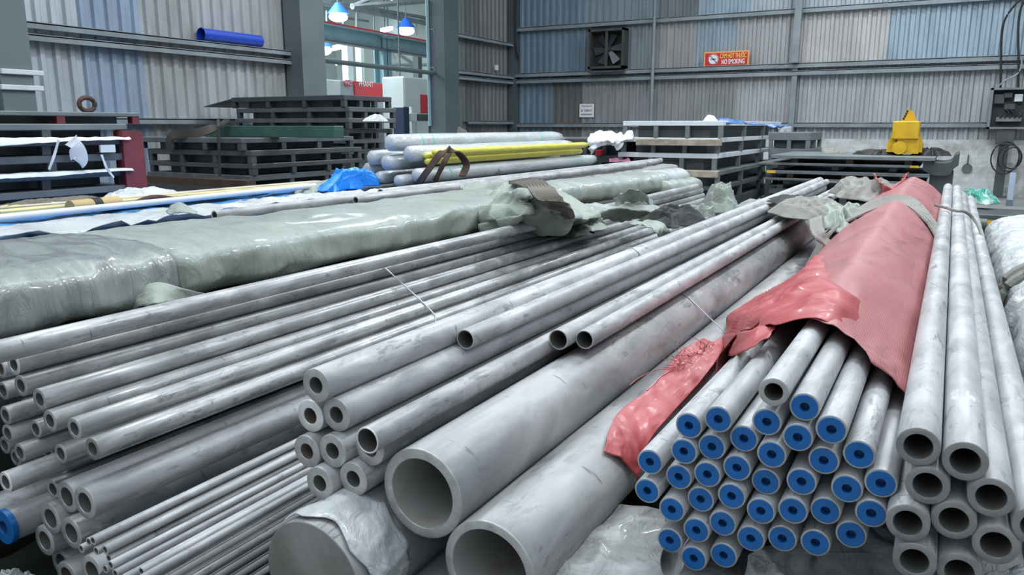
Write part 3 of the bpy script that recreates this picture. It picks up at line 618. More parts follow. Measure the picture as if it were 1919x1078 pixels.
def relax(P, fixed=0, it=200):
    for _ in range(it):
        mv = 0
        for i in range(len(P)):
            for j in range(i + 1, len(P)):
                a, b = P[i], P[j]; dx, dz = b[0] - a[0], b[1] - a[1]; d = math.hypot(dx, dz); m = a[2] + b[2] + 0.0006
                if d < m:
                    if d < 1e-6: dx, dz, d = 1, 0, 1
                    k = (m - d) / 2 / d; a[0] -= dx * k; a[1] -= dz * k; b[0] += dx * k; b[1] += dz * k; mv += m - d
        if mv < 1e-5: break
    return P
class Pipe: pass
def make_pipes(specs, obstacles=()):
    """specs: dict(px, Y, R, r, Yf, mat, cut, label, cat, group, cap) in one bundle; axes parallel"""
    Q = []
    for s_ in specs:
        p = PY(s_['px'][0], s_['px'][1], s_['Y']); Q.append([p.x, p.z, s_['R']])
    Q0 = [list(q) for q in Q]
    relax(Q)
    out = []
    for s_, q in zip(specs, Q):
        L = s_['Yf'] - s_['Y']
        me = pipe_mesh(s_['R'], s_['r'], L, s_['mat'], s_.get('cut', 'cut'), s_.get('solid', False))
        nm = s_.get('name', 'steel_pipe'); o = link(nm, me)
        o.location = (q[0], s_['Y'], q[1]); o.rotation_euler = (s_.get('rx', 0), random.random() * 0.0, s_.get('rz', 0))
        tag(o, s_['label'], s_.get('cat', 'pipe'), s_.get('group'))
        if s_.get('cap'): s_['cap'](o, s_)
        out.append((q[0], q[1], s_['R'], o))
    return out
ORD = ['topmost', 'second', 'third', 'fourth', 'fifth', 'sixth', 'seventh', 'eighth', 'ninth']
# --- A: thick walled pipes at the left
A = []
def addp(lst, u, v, R, r, Y, Yf, label, group, mat='pipe', cut='cut', **k):
    lst.append(dict(px=(u, v), R=R, r=r, Y=Y, Yf=Yf, label=label, group=group, mat=mat, cut=cut, **k))
gA = 'thick walled pipes of the left pile'
topA = [(25.5, 685, 'cutW', 'uppermost of the sloping top layer'), (38, 722, 'cut', 'second down the sloping top layer'), (73.5, 749, 'cut', 'third down the sloping top layer'), (93, 789, 'cut', 'fourth down the sloping top layer, brownish'),
        (139, 804, 'cut', 'fifth down the sloping top layer, reaching furthest right but one'), (173, 842, 'cutD', 'lowest and darkest of the sloping top layer')]
for k, (u, v, cu, t_) in enumerate(topA): addp(A, u, v, 0.031, 0.0185, 1.13, 8.0, 'left pile steel pipe, ' + t_, gA, 'pipeA', cu)
low = [(0, 692, 'cut by the left picture edge beside the uppermost pipe'), (5, 733, 'at the left picture edge, just under the uppermost bright-ended pipe'), (48, 763, 'tucked under the second and third top pipes'), (10, 781, 'at the left picture edge, third end from the top'),
       (58, 806, 'directly left of the fourth top pipe'), (38, 806, 'mostly hidden behind the end left of the fourth top pipe'), (22, 815, 'thin ring just right of the lowest left-edge ends'), (9, 829, 'lowest of the column of ends at the left picture edge'), (48, 846, 'third ring from left in the row above the long protruding pipe'),
       (33, 850, 'second ring from left in the row above the long protruding pipe'), (23, 862, 'leftmost ring in the row directly above the long protruding pipe'), (91, 838, 'left one of two ends under the fourth top pipe'), (113, 851, 'right one of two ends under the fourth top pipe'), (116, 879, 'small end above the pair of touching large pipes'),
       (143, 884, 'half hidden just above the large pipes, under the dark top pipe'), (97, 917, 'narrow end left of the pair of touching large pipes')]
for k, (u, v, t_) in enumerate(low):
    addp(A, u, v, 0.0285, 0.018, 1.15 + 0.05 * (k % 3), 8.0, 'left pile steel pipe, ' + t_, gA, 'pipeA', 'cut')
addp(A, 10, 904, 0.030, 0.019, 1.02, 7.5, 'steel pipe protruding from the left pile, its bright end at the left picture edge', gA, 'pipeA', 'cutW')
addp(A, 56, 922, 0.034, 0.021, 1.22, 7.5, 'steel pipe end just below the protruding pipe of the left pile', gA, 'pipeA', 'cut')
addp(A, -40, 668, 0.031, 0.0185, 1.0, 7.5, 'steel pipe along the foot of the green wrapped bundle, its near end outside the picture', gA, 'pipeA', 'cut')
addp(A, 195, 613, 0.026, 0.018, 1.55, 7.5, 'steel pipe with a pale end pushed back under the green wrapped bundle', gA, 'pipeA', 'cutW')
# --- B: large thick pipes below
gB = 'large thick walled pipes at lower left'
Bs = [(158, 943, 'right one of the touching pair at the top of the large pipes'), (122, 936, 'left one of the touching pair at the top of the large pipes'), (94, 967, 'just left of and below the touching pair'), (72, 1009, 'beside the blue capped pipe'),
      (133, 1000, 'under the touching pair, above the smallest tubes'), (126, 1046, 'large bright open end partly behind the pipe above it'), (108, 1066, 'at the bottom edge left of the small tubes'), (172, 1072, 'at the bottom edge under the small tubes')]
B = []
for k, (u, v, t_) in enumerate(Bs):
    addp(B, u, v, 0.0465, 0.028, [1.10, 1.14, 1.12, 1.12, 1.12, 1.16, 1.12, 1.08][k], 7.5, 'large thick pipe, ' + t_, gB, 'pipeL' if k < 2 else 'pipe', 'cut')  # paler steel on the touching pair imitates light falling on them
capmesh = {}
def blue_cap(o, s_, flange=False):
    R, r = s_['R'], s_['r']; key = (R, flange)
    if key not in capmesh:
        bm = bmesh.new(); n = 36; ro = R * 1.06 if flange else R * 0.86; rh = R * 0.40 if flange else R * 0.30
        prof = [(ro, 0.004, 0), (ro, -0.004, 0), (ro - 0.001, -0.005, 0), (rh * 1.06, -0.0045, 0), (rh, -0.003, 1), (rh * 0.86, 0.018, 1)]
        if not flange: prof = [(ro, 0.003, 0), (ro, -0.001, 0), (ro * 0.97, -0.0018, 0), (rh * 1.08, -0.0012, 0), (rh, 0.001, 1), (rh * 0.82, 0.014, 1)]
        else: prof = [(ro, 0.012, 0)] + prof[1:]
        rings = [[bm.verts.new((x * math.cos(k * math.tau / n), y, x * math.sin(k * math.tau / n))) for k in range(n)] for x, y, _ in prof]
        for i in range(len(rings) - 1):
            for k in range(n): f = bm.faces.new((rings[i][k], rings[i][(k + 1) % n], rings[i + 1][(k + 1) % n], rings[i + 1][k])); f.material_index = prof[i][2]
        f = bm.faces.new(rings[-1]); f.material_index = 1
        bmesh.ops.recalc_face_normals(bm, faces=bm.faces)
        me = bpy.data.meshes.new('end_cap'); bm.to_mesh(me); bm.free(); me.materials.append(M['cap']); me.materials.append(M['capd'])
        for p in me.polygons: p.use_smooth = True
        me.set_sharp_from_angle(angle=math.radians(30)); capmesh[key] = me
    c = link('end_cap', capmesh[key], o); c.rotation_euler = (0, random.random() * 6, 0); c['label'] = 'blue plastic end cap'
addp(B, 26, 1016, 0.048, 0.03, 1.06, 7.5, 'large pipe closed by a flanged blue plastic cap at bottom left', gB, 'pipe', 'cut', cap=lambda o, s_: blue_cap(o, s_, True))
addp(B, -35, 965, 0.045, 0.028, 1.05, 7.5, 'grey pipe passing above the blue capped one, near end outside the picture', gB, 'pipe', 'cut')
# --- C: thin tubes
gC = 'thin tubes at lower left'
Cc = []
R_C = 0.0105
Cs = [(174, 1014, 'top right small ring of the highest pair'), (166, 1016, 'behind the highest ring of the tubes'), (152, 1029, 'leftmost, short and set low beside the large bright ring'), (180, 1033, 'second row, left ring'), (197, 1031, 'second row, right ring with the long bright body'), (204, 1047, 'tiny ring in the middle of the cluster'),
      (208, 1061, 'ring at the start of the long double band'), (197, 1067, 'lowest left ring in the cluster'), (265, 1072, 'separate end at the bottom edge, right of the cluster'), (215, 1074, 'ring touching the bottom edge below the cluster'), (232, 1085, 'body only, directly left of the separate end')]
for k, (u, v, t_) in enumerate(Cs): addp(Cc, u, v, R_C if k != 4 else 0.0115, 0.007, 0.95 + 0.008 * (k % 3), 7.0, 'thin steel tube, ' + t_, gC, 'pipe', 'cut')
for k, (u, v) in enumerate([(500, 955), (500, 978), (500, 1000), (500, 1022), (500, 1044), (500, 1066)]):
    p = PX(u, v, -1.42); Cc.append(dict(px=(0, 0), R=R_C, r=0.007, Y=0.85, Yf=7.0, mat='pipe', cut='cut', group=gC, pos=(-1.42, p.z), label='thin tube in the stepped side beside the solid bar, %s from the top' % ORD[k].replace('topmost', 'first')))
# --- D, E
gD = 'thick walled pipes stacked in the middle'
D = []
Ds = [(594, 724, 'topmost of the middle stack, with a long pale body'), (582.5, 789, 'bright white end just under the topmost one'), (631, 786, 'right end of the second row, a thinner pipe inside it'), (585.5, 851, 'left end of the third row'), (634, 857, 'centre end of the third row'), (684, 851, 'right end of the third row, mostly behind the thin walled pipe'),
      (611, 916, 'left end of the bottom row, on the white plastic'), (668, 916, 'right end of the bottom row, beside the largest pipe')]
for k, (u, v, t_) in enumerate(Ds): addp(D, u, v, 0.0385, 0.0185, [1.2, 1.22, 1.22, 1.2, 1.2, 1.22, 1.18, 1.2][k], 8.6, 'thick steel pipe, ' + t_, gD, 'pipeL' if k == 0 else 'pipe', 'cutW' if k == 1 else 'cut')
gE = 'thin walled pipes set back in the middle'
addp(D, 869, 637, 0.0285, 0.024, 1.70, 8.6, 'thin walled pipe with its open end set back, just right of the topmost thick pipe', gE, 'pipeL', 'cut')
addp(D, 1046, 637, 0.031, 0.0265, 1.95, 8.6, 'thin walled pipe, left one of two set-back open ends beside the largest pipe', gE, 'pipeL', 'cut')
addp(D, 1095, 637, 0.029, 0.0245, 2.0, 8.6, 'thin walled pipe, right one of two set-back open ends, half behind the largest pipe', gE, 'pipeL', 'cut')
addp(D, 688, 826, 0.0290, 0.0250, 1.16, 8.6, 'thin walled pipe ending in front of the third row of thick pipes', gE, 'pipe', 'cutW')
# --- G, F big pipes and bar
gG = 'largest open pipes at the bottom centre'
G = []
addp(G, 762, 949, 0.100, 0.077, 1.22, 7.0, 'largest open pipe at centre, rust inside its round mouth', gG, 'pipeB', 'cut')
addp(G, 915, 1068, 0.107, 0.087, 1.22, 7.0, 'large open pipe at bottom centre right of the rust-mouthed one', gG, 'pipeB', 'cut')
addp(G, 758, 1130, 0.092, 0.072, 1.22, 7.0, 'large open pipe mostly below the picture edge under the rust-mouthed one', gG, 'pipeB', 'cut')
addp(G, 600, 1034, 0.126, 0, 1.06, 7.0, 'solid round steel bar with a flat grey end wrapped in torn white plastic', None, 'pipeB', 'barend', solid=True, name='solid_bar', cat='bar')
ALL = {}
def layout(specs, extra=None):
    pass
# relax everything left of the red bundle together so that no two pipes share space
bund = A + B + Cc + D + G
Q = []
for s_ in bund:
    if 'pos' in s_: Q.append([s_['pos'][0], s_['pos'][1], s_['R']])
    else:
        p = PY(s_['px'][0], s_['px'][1], s_['Y']); Q.append([p.x, p.z, s_['R']])
relax(Q, it=400)
def place(s_, q):
    me = pipe_mesh(s_['R'], s_['r'], s_['Yf'] - s_['Y'], s_['mat'], s_.get('cut', 'cut'), s_.get('solid', False))
    o = link(s_.get('name', 'steel_pipe'), me); o.location = (q[0], s_['Y'], q[1])
    tag(o, s_['label'], s_.get('cat', 'pipe'), s_.get('group'))
    if s_.get('cap'): s_['cap'](o, s_)
    s_['q'] = q; s_['o'] = o
for s_, q in zip(bund, Q): place(s_, q)
# --- H: blue capped pipes of the red bundle
rowsH = [[(1449.5, 735), (1508, 763), (1558, 805.5), (1610, 852), (1650.6, 906)],
         [(1346, 786), (1437, 791), (1495, 820), (1543.6, 863), (1587, 916), (1639, 962)],
         [(1291, 798), (1394, 822), (1446, 852), (1502, 903), (1547, 957.5), (1595, 1002)],
         [(1333, 841), (1381, 877), (1435, 904), (1485.7, 957), (1528, 1017.6)],
         [(1282, 846), (1326, 886), (1371, 930), (1426, 957), (1466, 1009.5)],
         [(1218, 866), (1272, 894), (1313, 936), (1354, 981), (1407, 1009.5)],
         [(1213, 920), (1259, 955), (1305, 994), (1356, 1041)],
         [(1255, 1013), (1300, 1047)]]
Hs = []
for i, row in enumerate(rowsH):
    for j, (u, v) in enumerate(row):
        open_ = (i == 0 and j == 0)
        lab = 'open uncapped steel pipe at the top of the red wrapped bundle' if open_ else 'blue capped pipe, %s down in the %s slanting row from the upper right' % (['first', 'second', 'third', 'fourth', 'fifth', 'sixth'][j], ORD[i].replace('topmost', 'first'))
        Hs.append(dict(px=(u, v), R=0.0285, r=0.0175 if open_ else 0.022, Y=1.5 + random.uniform(-0.012, 0.012) + (0.0 if i else -0.005), Yf=7.3, mat='pipeL', cut='cut', label=lab, group='pipes of the red wrapped bundle', cap=None if open_ else blue_cap))
gI = 'thick walled pipes at the right'
Is = [(1724, 845, 'left one of the top pair, next to the red wrap'), (1808, 866, 'right one of the top pair'), (1740, 922, 'directly under the left top one'), (1854, 937, 'right of and below the top pair'), (1710, 980, 'leftmost, below the bright ring under the top pair'), (1791, 972.6, 'in the middle of the third row'), (1861, 1003, 'lower right, above the white plastic'),
      (1716, 1049, 'bottom left, near the picture edge'), (1794.5, 1072, 'at the bottom edge of the picture'), (1925, 994, 'cut by the right picture edge'), (1893, 912, 'body only, between the right top one and the white bundle')]
Iz = []
for k, (u, v, t_) in enumerate(Is):
    addp(Iz, u, v, 0.0355, 0.023, [1.46, 1.46, 1.46, 1.46, 1.44, 1.46, 1.46, 1.44, 1.46, 1.46, 1.9][k], 8.2, 'right pile steel pipe, ' + t_, gI, 'pipeL', 'cutD')
both = Hs + Iz; Q = []
for s_ in both:
    p = PY(s_['px'][0], s_['px'][1], s_['Y']); Q.append([p.x, p.z, s_['R']])
relax(Q, it=400)
for s_, q in zip(both, Q): place(s_, q)

# ---------------------------------------------------------------- red sheet wrap over the H bundle
hpts = []
for s_ in Hs:
    x, z, r = s_['q']
    for k in range(20): hpts.append((x + math.cos(k * math.tau / 20) * (r + 0.010), z + math.sin(k * math.tau / 20) * (r + 0.010)))
def hull(pts):
    pts = sorted(set(pts))
    def half(ps):
        h = []
        for p in ps:
            while len(h) >= 2 and (h[-1][0] - h[-2][0]) * (p[1] - h[-2][1]) - (h[-1][1] - h[-2][1]) * (p[0] - h[-2][0]) <= 0: h.pop()
            h.append(p)
        return h
    a = half(pts); b = half(pts[::-1]); return a[:-1] + b[:-1]
HH = hull(hpts); hcx = sum(p[0] for p in HH) / len(HH); hcz = sum(p[1] for p in HH) / len(HH)
def hrad(th):
    d = (math.cos(th), math.sin(th)); best = 0
    for i in range(len(HH)):
        a = HH[i]; b = HH[(i + 1) % len(HH)]; ex, ez = b[0] - a[0], b[1] - a[1]; den = d[0] * ez - d[1] * ex
        if abs(den) < 1e-12: continue
        t = ((a[0] - hcx) * ez - (a[1] - hcz) * ex) / den; u = ((a[0] - hcx) * d[1] - (a[1] - hcz) * d[0]) / den
        if t > 0 and -1e-6 <= u <= 1 + 1e-6: best = max(best, t)
    return best
NT = 144; HR = [hrad(k * math.tau / NT) for k in range(NT)]
H0 = list(HR)
for _ in range(14): HR = [(HR[k - 1] + HR[k] * 2 + HR[(k + 1) % NT]) / 4 for k in range(NT)]
HR = [max(HR[k], H0[k]) + 0.002 for k in range(NT)]
for _ in range(3): HR = [max((HR[k - 1] + HR[k] * 2 + HR[(k + 1) % NT]) / 4, H0[k]) for k in range(NT)]
def hr(th):
    x = (th % math.tau) / math.tau * NT; i = int(x) % NT; f = x - int(x); return HR[i] * (1 - f) + HR[(i + 1) % NT] * f
def surf(th, y, off=0.0):
    r = hr(th) + off; lift = 0.045 * max(0, min(1, (y - 2.2) / 4.0))
    return Vector((hcx + math.cos(th) * r * (1 + (0.05 * max(0, y - 2) if math.cos(th) < 0 else 0)), y, hcz + math.sin(th) * r + lift * (0.5 + 0.5 * math.sin(th))))
def hit(u, v):
    d = ray(u, v); y = 1.3
    while y < 9:
        p = CAM + d * (y / d.y); c = Vector((hcx, 0, hcz)); dx, dz = p.x - c.x, p.z - c.z; th = math.atan2(dz, dx)
        s_ = surf(th, y); r = math.hypot(s_.x - c.x, s_.z - c.z)
        if math.hypot(dx, dz) <= r: return th % math.tau, y
        y += 0.01
    return None
edge_px = [(1690, 752), (1660, 715), (1625, 690), (1590, 648), (1545, 619), (1500, 606), (1470, 609), (1440, 613), (1400, 628)]
EH = [hit(u, v) for u, v in edge_px]; EH = sorted([e for e in EH if e], key=lambda e: e[0])
def yfront(th):
    th = th % math.tau
    if th > 1.5 * math.pi: th -= math.tau
    if th <= EH[0][0]: return EH[0][1]
    if th >= EH[-1][0]: return EH[-1][1]
    for a, b in zip(EH, EH[1:]):
        if a[0] <= th <= b[0]: return a[1] + (b[1] - a[1]) * (th - a[0]) / max(1e-6, b[0] - a[0])
wrap = empty('red_sheet_wrap', (0, 0, 0), label='red woven plastic sheet wrapped around the blue capped pipe bundle', cat='wrap')
bm = bmesh.new(); rows = []; NY = 110; YE = 7.75
for j in range(NY + 1):
    t = j / NY; row = []
    for k in range(NT):
        th = k * math.tau / NT; y = yfront(th) + (YE - yfront(th)) * (t ** 1.35)
        near = math.exp(-((y - yfront(th)) / 0.35))
        p0 = Vector((math.cos(th) * 0.5, y * 0.9, math.sin(th) * 0.5))
        am = 0.004 + 0.016 * near
        off = max(0.004, am * (fold(p0, 1.8, 3.0) - 0.3) + 0.008)
        q = surf(th, y, off)
        if y > 7.25:     # gathered far end
            f = min(1, (y - 7.25) / 0.5); k_ = 1 - 0.55 * f; c = Vector((hcx - 0.06, y, hcz + 0.10)); q = c + (q - c) * k_; q.x += 0.012 * math.sin(th * 17) * f; q.z += 0.012 * math.cos(th * 13) * f
        row.append(bm.verts.new(q))
    rows.append(row)
for j in range(NY):
    for k in range(NT): bm.faces.new((rows[j][k], rows[j][(k + 1) % NT], rows[j + 1][(k + 1) % NT], rows[j + 1][k]))
bm.faces.new(rows[-1])
o = build('sheet_body', bm, M['redf'], wrap, smooth='all'); m_ = o.modifiers.new('thick', 'SOLIDIFY'); m_.thickness = 0.002; m_.offset = 1
# flap spread over the neighbouring large pipe, and the frayed tail
G2 = G[1]; gx, gz, gr = G2['q'][0], G2['q'][1], G2['R'] + 0.008
def on_pipe(u, v, q=None, off=0.0):
    x0, z0, r0 = q or (gx, gz, gr); r0 += off
    d = ray(u, v); a = d.x ** 2 + d.z ** 2; ox, oz = CAM.x - x0, CAM.z - z0; b = 2 * (ox * d.x + oz * d.z); c = ox * ox + oz * oz - r0 * r0
    D_ = b * b - 4 * a * c
    t = (-b - math.sqrt(D_)) / (2 * a) if D_ >= 0 else -b / (2 * a)
    return CAM + d * t
def on_hull(u, v, off=0.012):
    h = hit(u, v)
    return surf(h[0], h[1], off) if h else PZ(u, v, 0.95)
rowsF = [[on_hull(1556, 480, -0.02), on_hull(1600, 520, -0.02), on_hull(1650, 575, -0.02), on_hull(1640, 650, -0.02)],
         [on_hull(1530, 480, 0.05), on_hull(1530, 530, 0.036), on_hull(1560, 575, 0.030), on_hull(1540, 614, 0.014)],
         [PZ(1500, 512, 0.95), PZ(1470, 540, 0.965), PZ(1440, 580, 0.975), PZ(1435, 614, 0.985)],
         [on_pipe(1478, 528, off=0.015), on_pipe(1420, 558, off=0.02), on_pipe(1366, 596, off=0.02), on_pipe(1360, 634, off=0.012)]]
o = sheet('sheet_flap', rowsF, M['red'], wrap, 110, 80, 0.018, 3.0, 2.0, 0.002, tap=0.5)
rowsT = [[on_pipe(1362, 628, off=0.02), on_pipe(1338, 640, off=0.01), on_pipe(1318, 634, off=0.018)],
         [on_pipe(1350, 665, off=0.03), on_pipe(1315, 672, off=0.006), on_pipe(1272, 662, off=0.008)],
         [on_pipe(1312, 716, off=0.02), on_pipe(1272, 722, off=0.004), on_pipe(1225, 722, off=0.004)],
         [on_pipe(1262, 772, off=0.02), on_pipe(1215, 775, off=0.004), on_pipe(1165, 768, off=0.004)],
         [on_pipe(1214, 832, off=0.015), on_pipe(1178, 818, off=0.004), on_pipe(1142, 805, off=0.004)],
         [on_pipe(1196, 900, off=0.01), on_pipe(1165, 862, off=0.004), on_pipe(1133, 846, off=0.004)]]
o = sheet('sheet_tail', [list(r) for r in zip(*rowsT)], M['red'], wrap, 70, 34, 0.004, 8, 5.0, 0.002, bias=0.2)
# dark underside strip linking flap and tail
rowsU = [[on_pipe(1354, 628, off=0.014), PZ(1400, 620, 0.965), on_hull(1465, 608, 0.012)], [on_pipe(1356, 668, off=0.016), PZ(1385, 664, 0.93), on_hull(1440, 640, 0.008)]]
sheet('sheet_underside', rowsU, M['red'], wrap, 24, 10, 0.006, 9, 8.0, 0.002)
bm = bmesh.new(); rnd = random.Random(4)
for k in range(46):        # frayed threads
    u = 1262 + rnd.random() * 70; v = 690 - (u - 1262) * 0.62 + rnd.uniform(-6, 6)
    du, dv = rnd.uniform(-34, 10), rnd.uniform(-26, 22); pts = [on_pipe(u + du * f + rnd.uniform(-3, 3), v + dv * f, off=0.006 + 0.012 * math.sin(f * 3)) for f in (0, 0.35, 0.7, 1)]
    tube(bm, path(pts, 8), 0.0009, 4)
for pts in ([(1262, 690), (1225, 695), (1195, 710), (1180, 722)], [(1262, 692), (1240, 705), (1222, 722), (1212, 732)], [(1300, 660), (1330, 672), (1348, 690), (1352, 700)]):
    tube(bm, path([on_pipe(u, v, off=0.008) for u, v in pts], 16), 0.0014, 5)
build('frayed_threads', bm, M['red'], wrap)
# raised dark red ears of the sheet at the far end
for k, (pts) in enumerate([[(1636, 322), (1655, 345), (1680, 352)], [(1702, 320), (1690, 340), (1676, 352)]]):
    r0 = [PZ(pts[0][0], pts[0][1] + 2, 1.13), PZ(*pts[1], 1.08), PZ(*pts[2], 1.06)]; r1 = [PZ(pts[0][0] + (6 if k == 0 else -12), pts[0][1] + 16, 1.05), PZ(pts[1][0] + 3, pts[1][1] + 12, 1.03), PZ(pts[2][0] + 2, pts[2][1] + 9, 1.03)]
    sheet('sheet_corner', [r0, r1], M['red'], wrap, 14, 10, 0.02, 6, 3.0 + k, 0.003)

# ---------------------------------------------------------------- lofted long bundles
def bundle(name, sec, y0, y1, mat, label, cat, amp=0.012, sc=(1.4, 2.6, 1.4), seed=1, ny=90, nt=72, n_=3.2, cap0=True, cap1=True, parent=None, pinch=None, amp0=None):
    """sec(y) -> cx, cz, a, b of a rounded rectangle; wrinkled skin with rounded ends"""
    bm = bmesh.new(); rows = []
    for j in range(ny + 1):
        t = j / ny; y = y0 + (y1 - y0) * t; cx, cz, a, b = sec(y)
        k_ = 1.0
        e0, e1 = (y - y0), (y1 - y)
        if cap0 and e0 < 0.08: k_ = 0.86 + 0.14 * math.sqrt(max(0, 1 - (1 - e0 / 0.08) ** 2))
        if cap1 and e1 < 0.12: k_ = 0.72 + 0.28 * math.sqrt(max(0, 1 - (1 - e1 / 0.12) ** 2))
        row = []
        for k in range(nt):
            th = k * math.tau / nt; c, s__ = math.cos(th), math.sin(th)
            x = a * math.copysign(abs(c) ** (2 / n_), c); z = b * math.copysign(abs(s__) ** (2 / n_), s__)
            q = Vector(((cx + x) * sc[0], y * sc[1] + 0.6 * x, (cz + z) * sc[2]))
            am = amp0(y) if amp0 else amp
            d = am * (fold(q, 1.0, seed) - 0.75)
            ln = math.hypot(x, z); row.append(bm.verts.new((cx + x * k_ + d * x / ln, y, cz + z * k_ + d * z / ln)))
        rows.append(row)
    for j in range(ny):
        for k in range(nt): bm.faces.new((rows[j][k], rows[j][(k + 1) % nt], rows[j + 1][(k + 1) % nt], rows[j + 1][k]))
    bm.faces.new(rows[0]); bm.faces.new(rows[-1])
    o = build(name, bm, mat, parent, smooth='all')
    if label: tag(o, label, cat)
    return o
# green wrapped bundle: woven wrap, nearer length also under clear film
gw = empty('wrapped_bundle', (0, 0, 0), label='long bundle in pale green woven wrap, glossy film over its near end', cat='bundle')
def secG(y):
    t = (y - 1) / 4; cx = -3.05 + 0.19 * t + 0.02 * math.sin(y * 2.1); a = 0.47 - 0.13 * t; return cx, 0.925, a, 0.125 + 0.004 * math.sin(y * 3.3)
bundle('woven_wrap', secG, 1.95, 5.05, M['greenw'], None, None, 0.016, (2.2, 2.0, 2.2), 4, 130, 80, 3.4, parent=gw)
bundle('film_wrap', lambda y: (secG(y)[0], secG(y)[1], secG(y)[2] + 0.008, secG(y)[3] + 0.006), 0.5, 2.0, M['greenf'], None, None, 0.02, (2.4, 3.4, 2.4), 9, 90, 80, 3.6, parent=gw)
# lifted fold at its foot
f0 = PZ(240, 575, 0.83); 
sheet('wrap_fold', [[PZ(235, 585, .82), PZ(260, 545, .90), PZ(292, 530, .93), PZ(340, 540, .90), PZ(400, 556, .85)], [PZ(250, 588, .81), PZ(262, 575, .86), PZ(295, 570, .89), PZ(340, 565, .85), PZ(395, 560, .83)]], M['greenc'], gw, 30, 10, 0.006, 8, 3, 0.003)
sheet('wrap_tuft', [[PZ(310, 396, 1.06), PZ(335, 380, 1.1), PZ(370, 398, 1.055)], [PZ(315, 402, 1.05), PZ(340, 400, 1.06), PZ(368, 402, 1.05)]], M['greenc'], gw, 14, 8, 0.01, 8, 3, 0.003)
g2 = empty('wrapped_bundle', (0, 0, 0), label='shorter pale green wrapped bundle further back, with two rounded rolls at its far end', cat='bundle')
bundle('woven_wrap', lambda y: (-2.86 + 0.13 * (y - 5.3), 0.955, 0.22, 0.105), 5.35, 7.5, M['greenw'], None, None, 0.016, (2, 3, 2), 14, 60, 60, 2.6, parent=g2)
bundle('roll', lambda y: (-2.86 + 0.13 * (y - 5.3), 0.975, 0.14, 0.095), 7.3, 8.1, M['rollw'], None, None, 0.006, (2, 3, 2), 15, 24, 48, 2.0, parent=g2)
bundle('roll', lambda y: (-2.64 + 0.13 * (y - 5.3), 0.90, 0.10, 0.085), 7.2, 8.0, M['greenw'], None, None, 0.012, (2, 3, 2), 16, 24, 48, 2.0, parent=g2)
# bundles underneath that carry everything
def low_bundle(x0, x1, y0, y1, z1, mat, label, z0=0.0, seed=3, amp=0.015, n_=5):
    return bundle('wrapped_bundle', lambda y: ((x0 + x1) / 2, (z0 + z1) / 2 - 0.004, (x1 - x0) / 2 - 0.006, (z1 - z0) / 2 - 0.01), y0, y1, mat, label, 'bundle', amp, (3, 3, 3), seed, 90, 72, n_)
zmin = lambda lst: min(s_['q'][1] - s_['R'] for s_ in lst)
zH = zmin(Hs); zI = zmin(Iz); zB = zmin(A + B); zC = zmin(Cc); zG = zmin(G[:3]); zF = G[3]['q'][1] - G[3]['R']
print('zmins', zH, zI, zB, zC, zG, zF)
low_bundle(-0.60, 0.02, 0.8, 7.6, zH, M['dirtyw'], 'bundle in dirty grey-white plastic lying under the blue capped pipes', seed=6, amp=0.022)
low_bundle(0.03, 0.235, 1.0, 7.6, zI, M['dirtyw'], 'bundle in grey-white plastic lying under the right pile of thick pipes', seed=8)
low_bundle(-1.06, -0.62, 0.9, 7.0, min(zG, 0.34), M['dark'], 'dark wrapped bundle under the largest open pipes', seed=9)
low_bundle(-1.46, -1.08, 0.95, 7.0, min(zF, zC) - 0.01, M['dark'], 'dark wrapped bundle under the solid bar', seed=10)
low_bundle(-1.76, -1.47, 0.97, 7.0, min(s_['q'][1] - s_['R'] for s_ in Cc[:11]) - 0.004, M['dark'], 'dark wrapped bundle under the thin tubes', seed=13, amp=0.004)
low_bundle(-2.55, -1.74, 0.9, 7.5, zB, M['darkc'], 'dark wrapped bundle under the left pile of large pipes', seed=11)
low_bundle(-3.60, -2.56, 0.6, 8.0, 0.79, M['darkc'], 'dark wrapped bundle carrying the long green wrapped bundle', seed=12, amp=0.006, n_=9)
# white plastic round the solid bar
F_ = G[3]; fx, fz, fr_ = F_['q'][0], F_['q'][1], F_['R']
rows = []
for a in range(-20, 150, 10):
    th = math.radians(a); rows.append([Vector((fx + math.cos(th) * (fr_ + 0.006), F_['Y'] + 0.022 + 0.010 * math.sin(a * 0.11), fz + math.sin(th) * (fr_ + 0.006))), Vector((fx + math.cos(th) * (fr_ + 0.010), F_['Y'] + 0.05, fz + math.sin(th) * (fr_ + 0.010))), Vector((fx + math.cos(th) * (fr_ + 0.007), F_['Y'] + 0.16, fz + math.sin(th) * (fr_ + 0.007)))])
o = sheet('plastic_sheet', [list(r) for r in zip(*rows)], M['whitew'], None, 120, 20, 0.007, 5, 4, 0.002); tag(o, 'torn white plastic sheet wrapped over the end of the solid bar', 'plastic sheet')
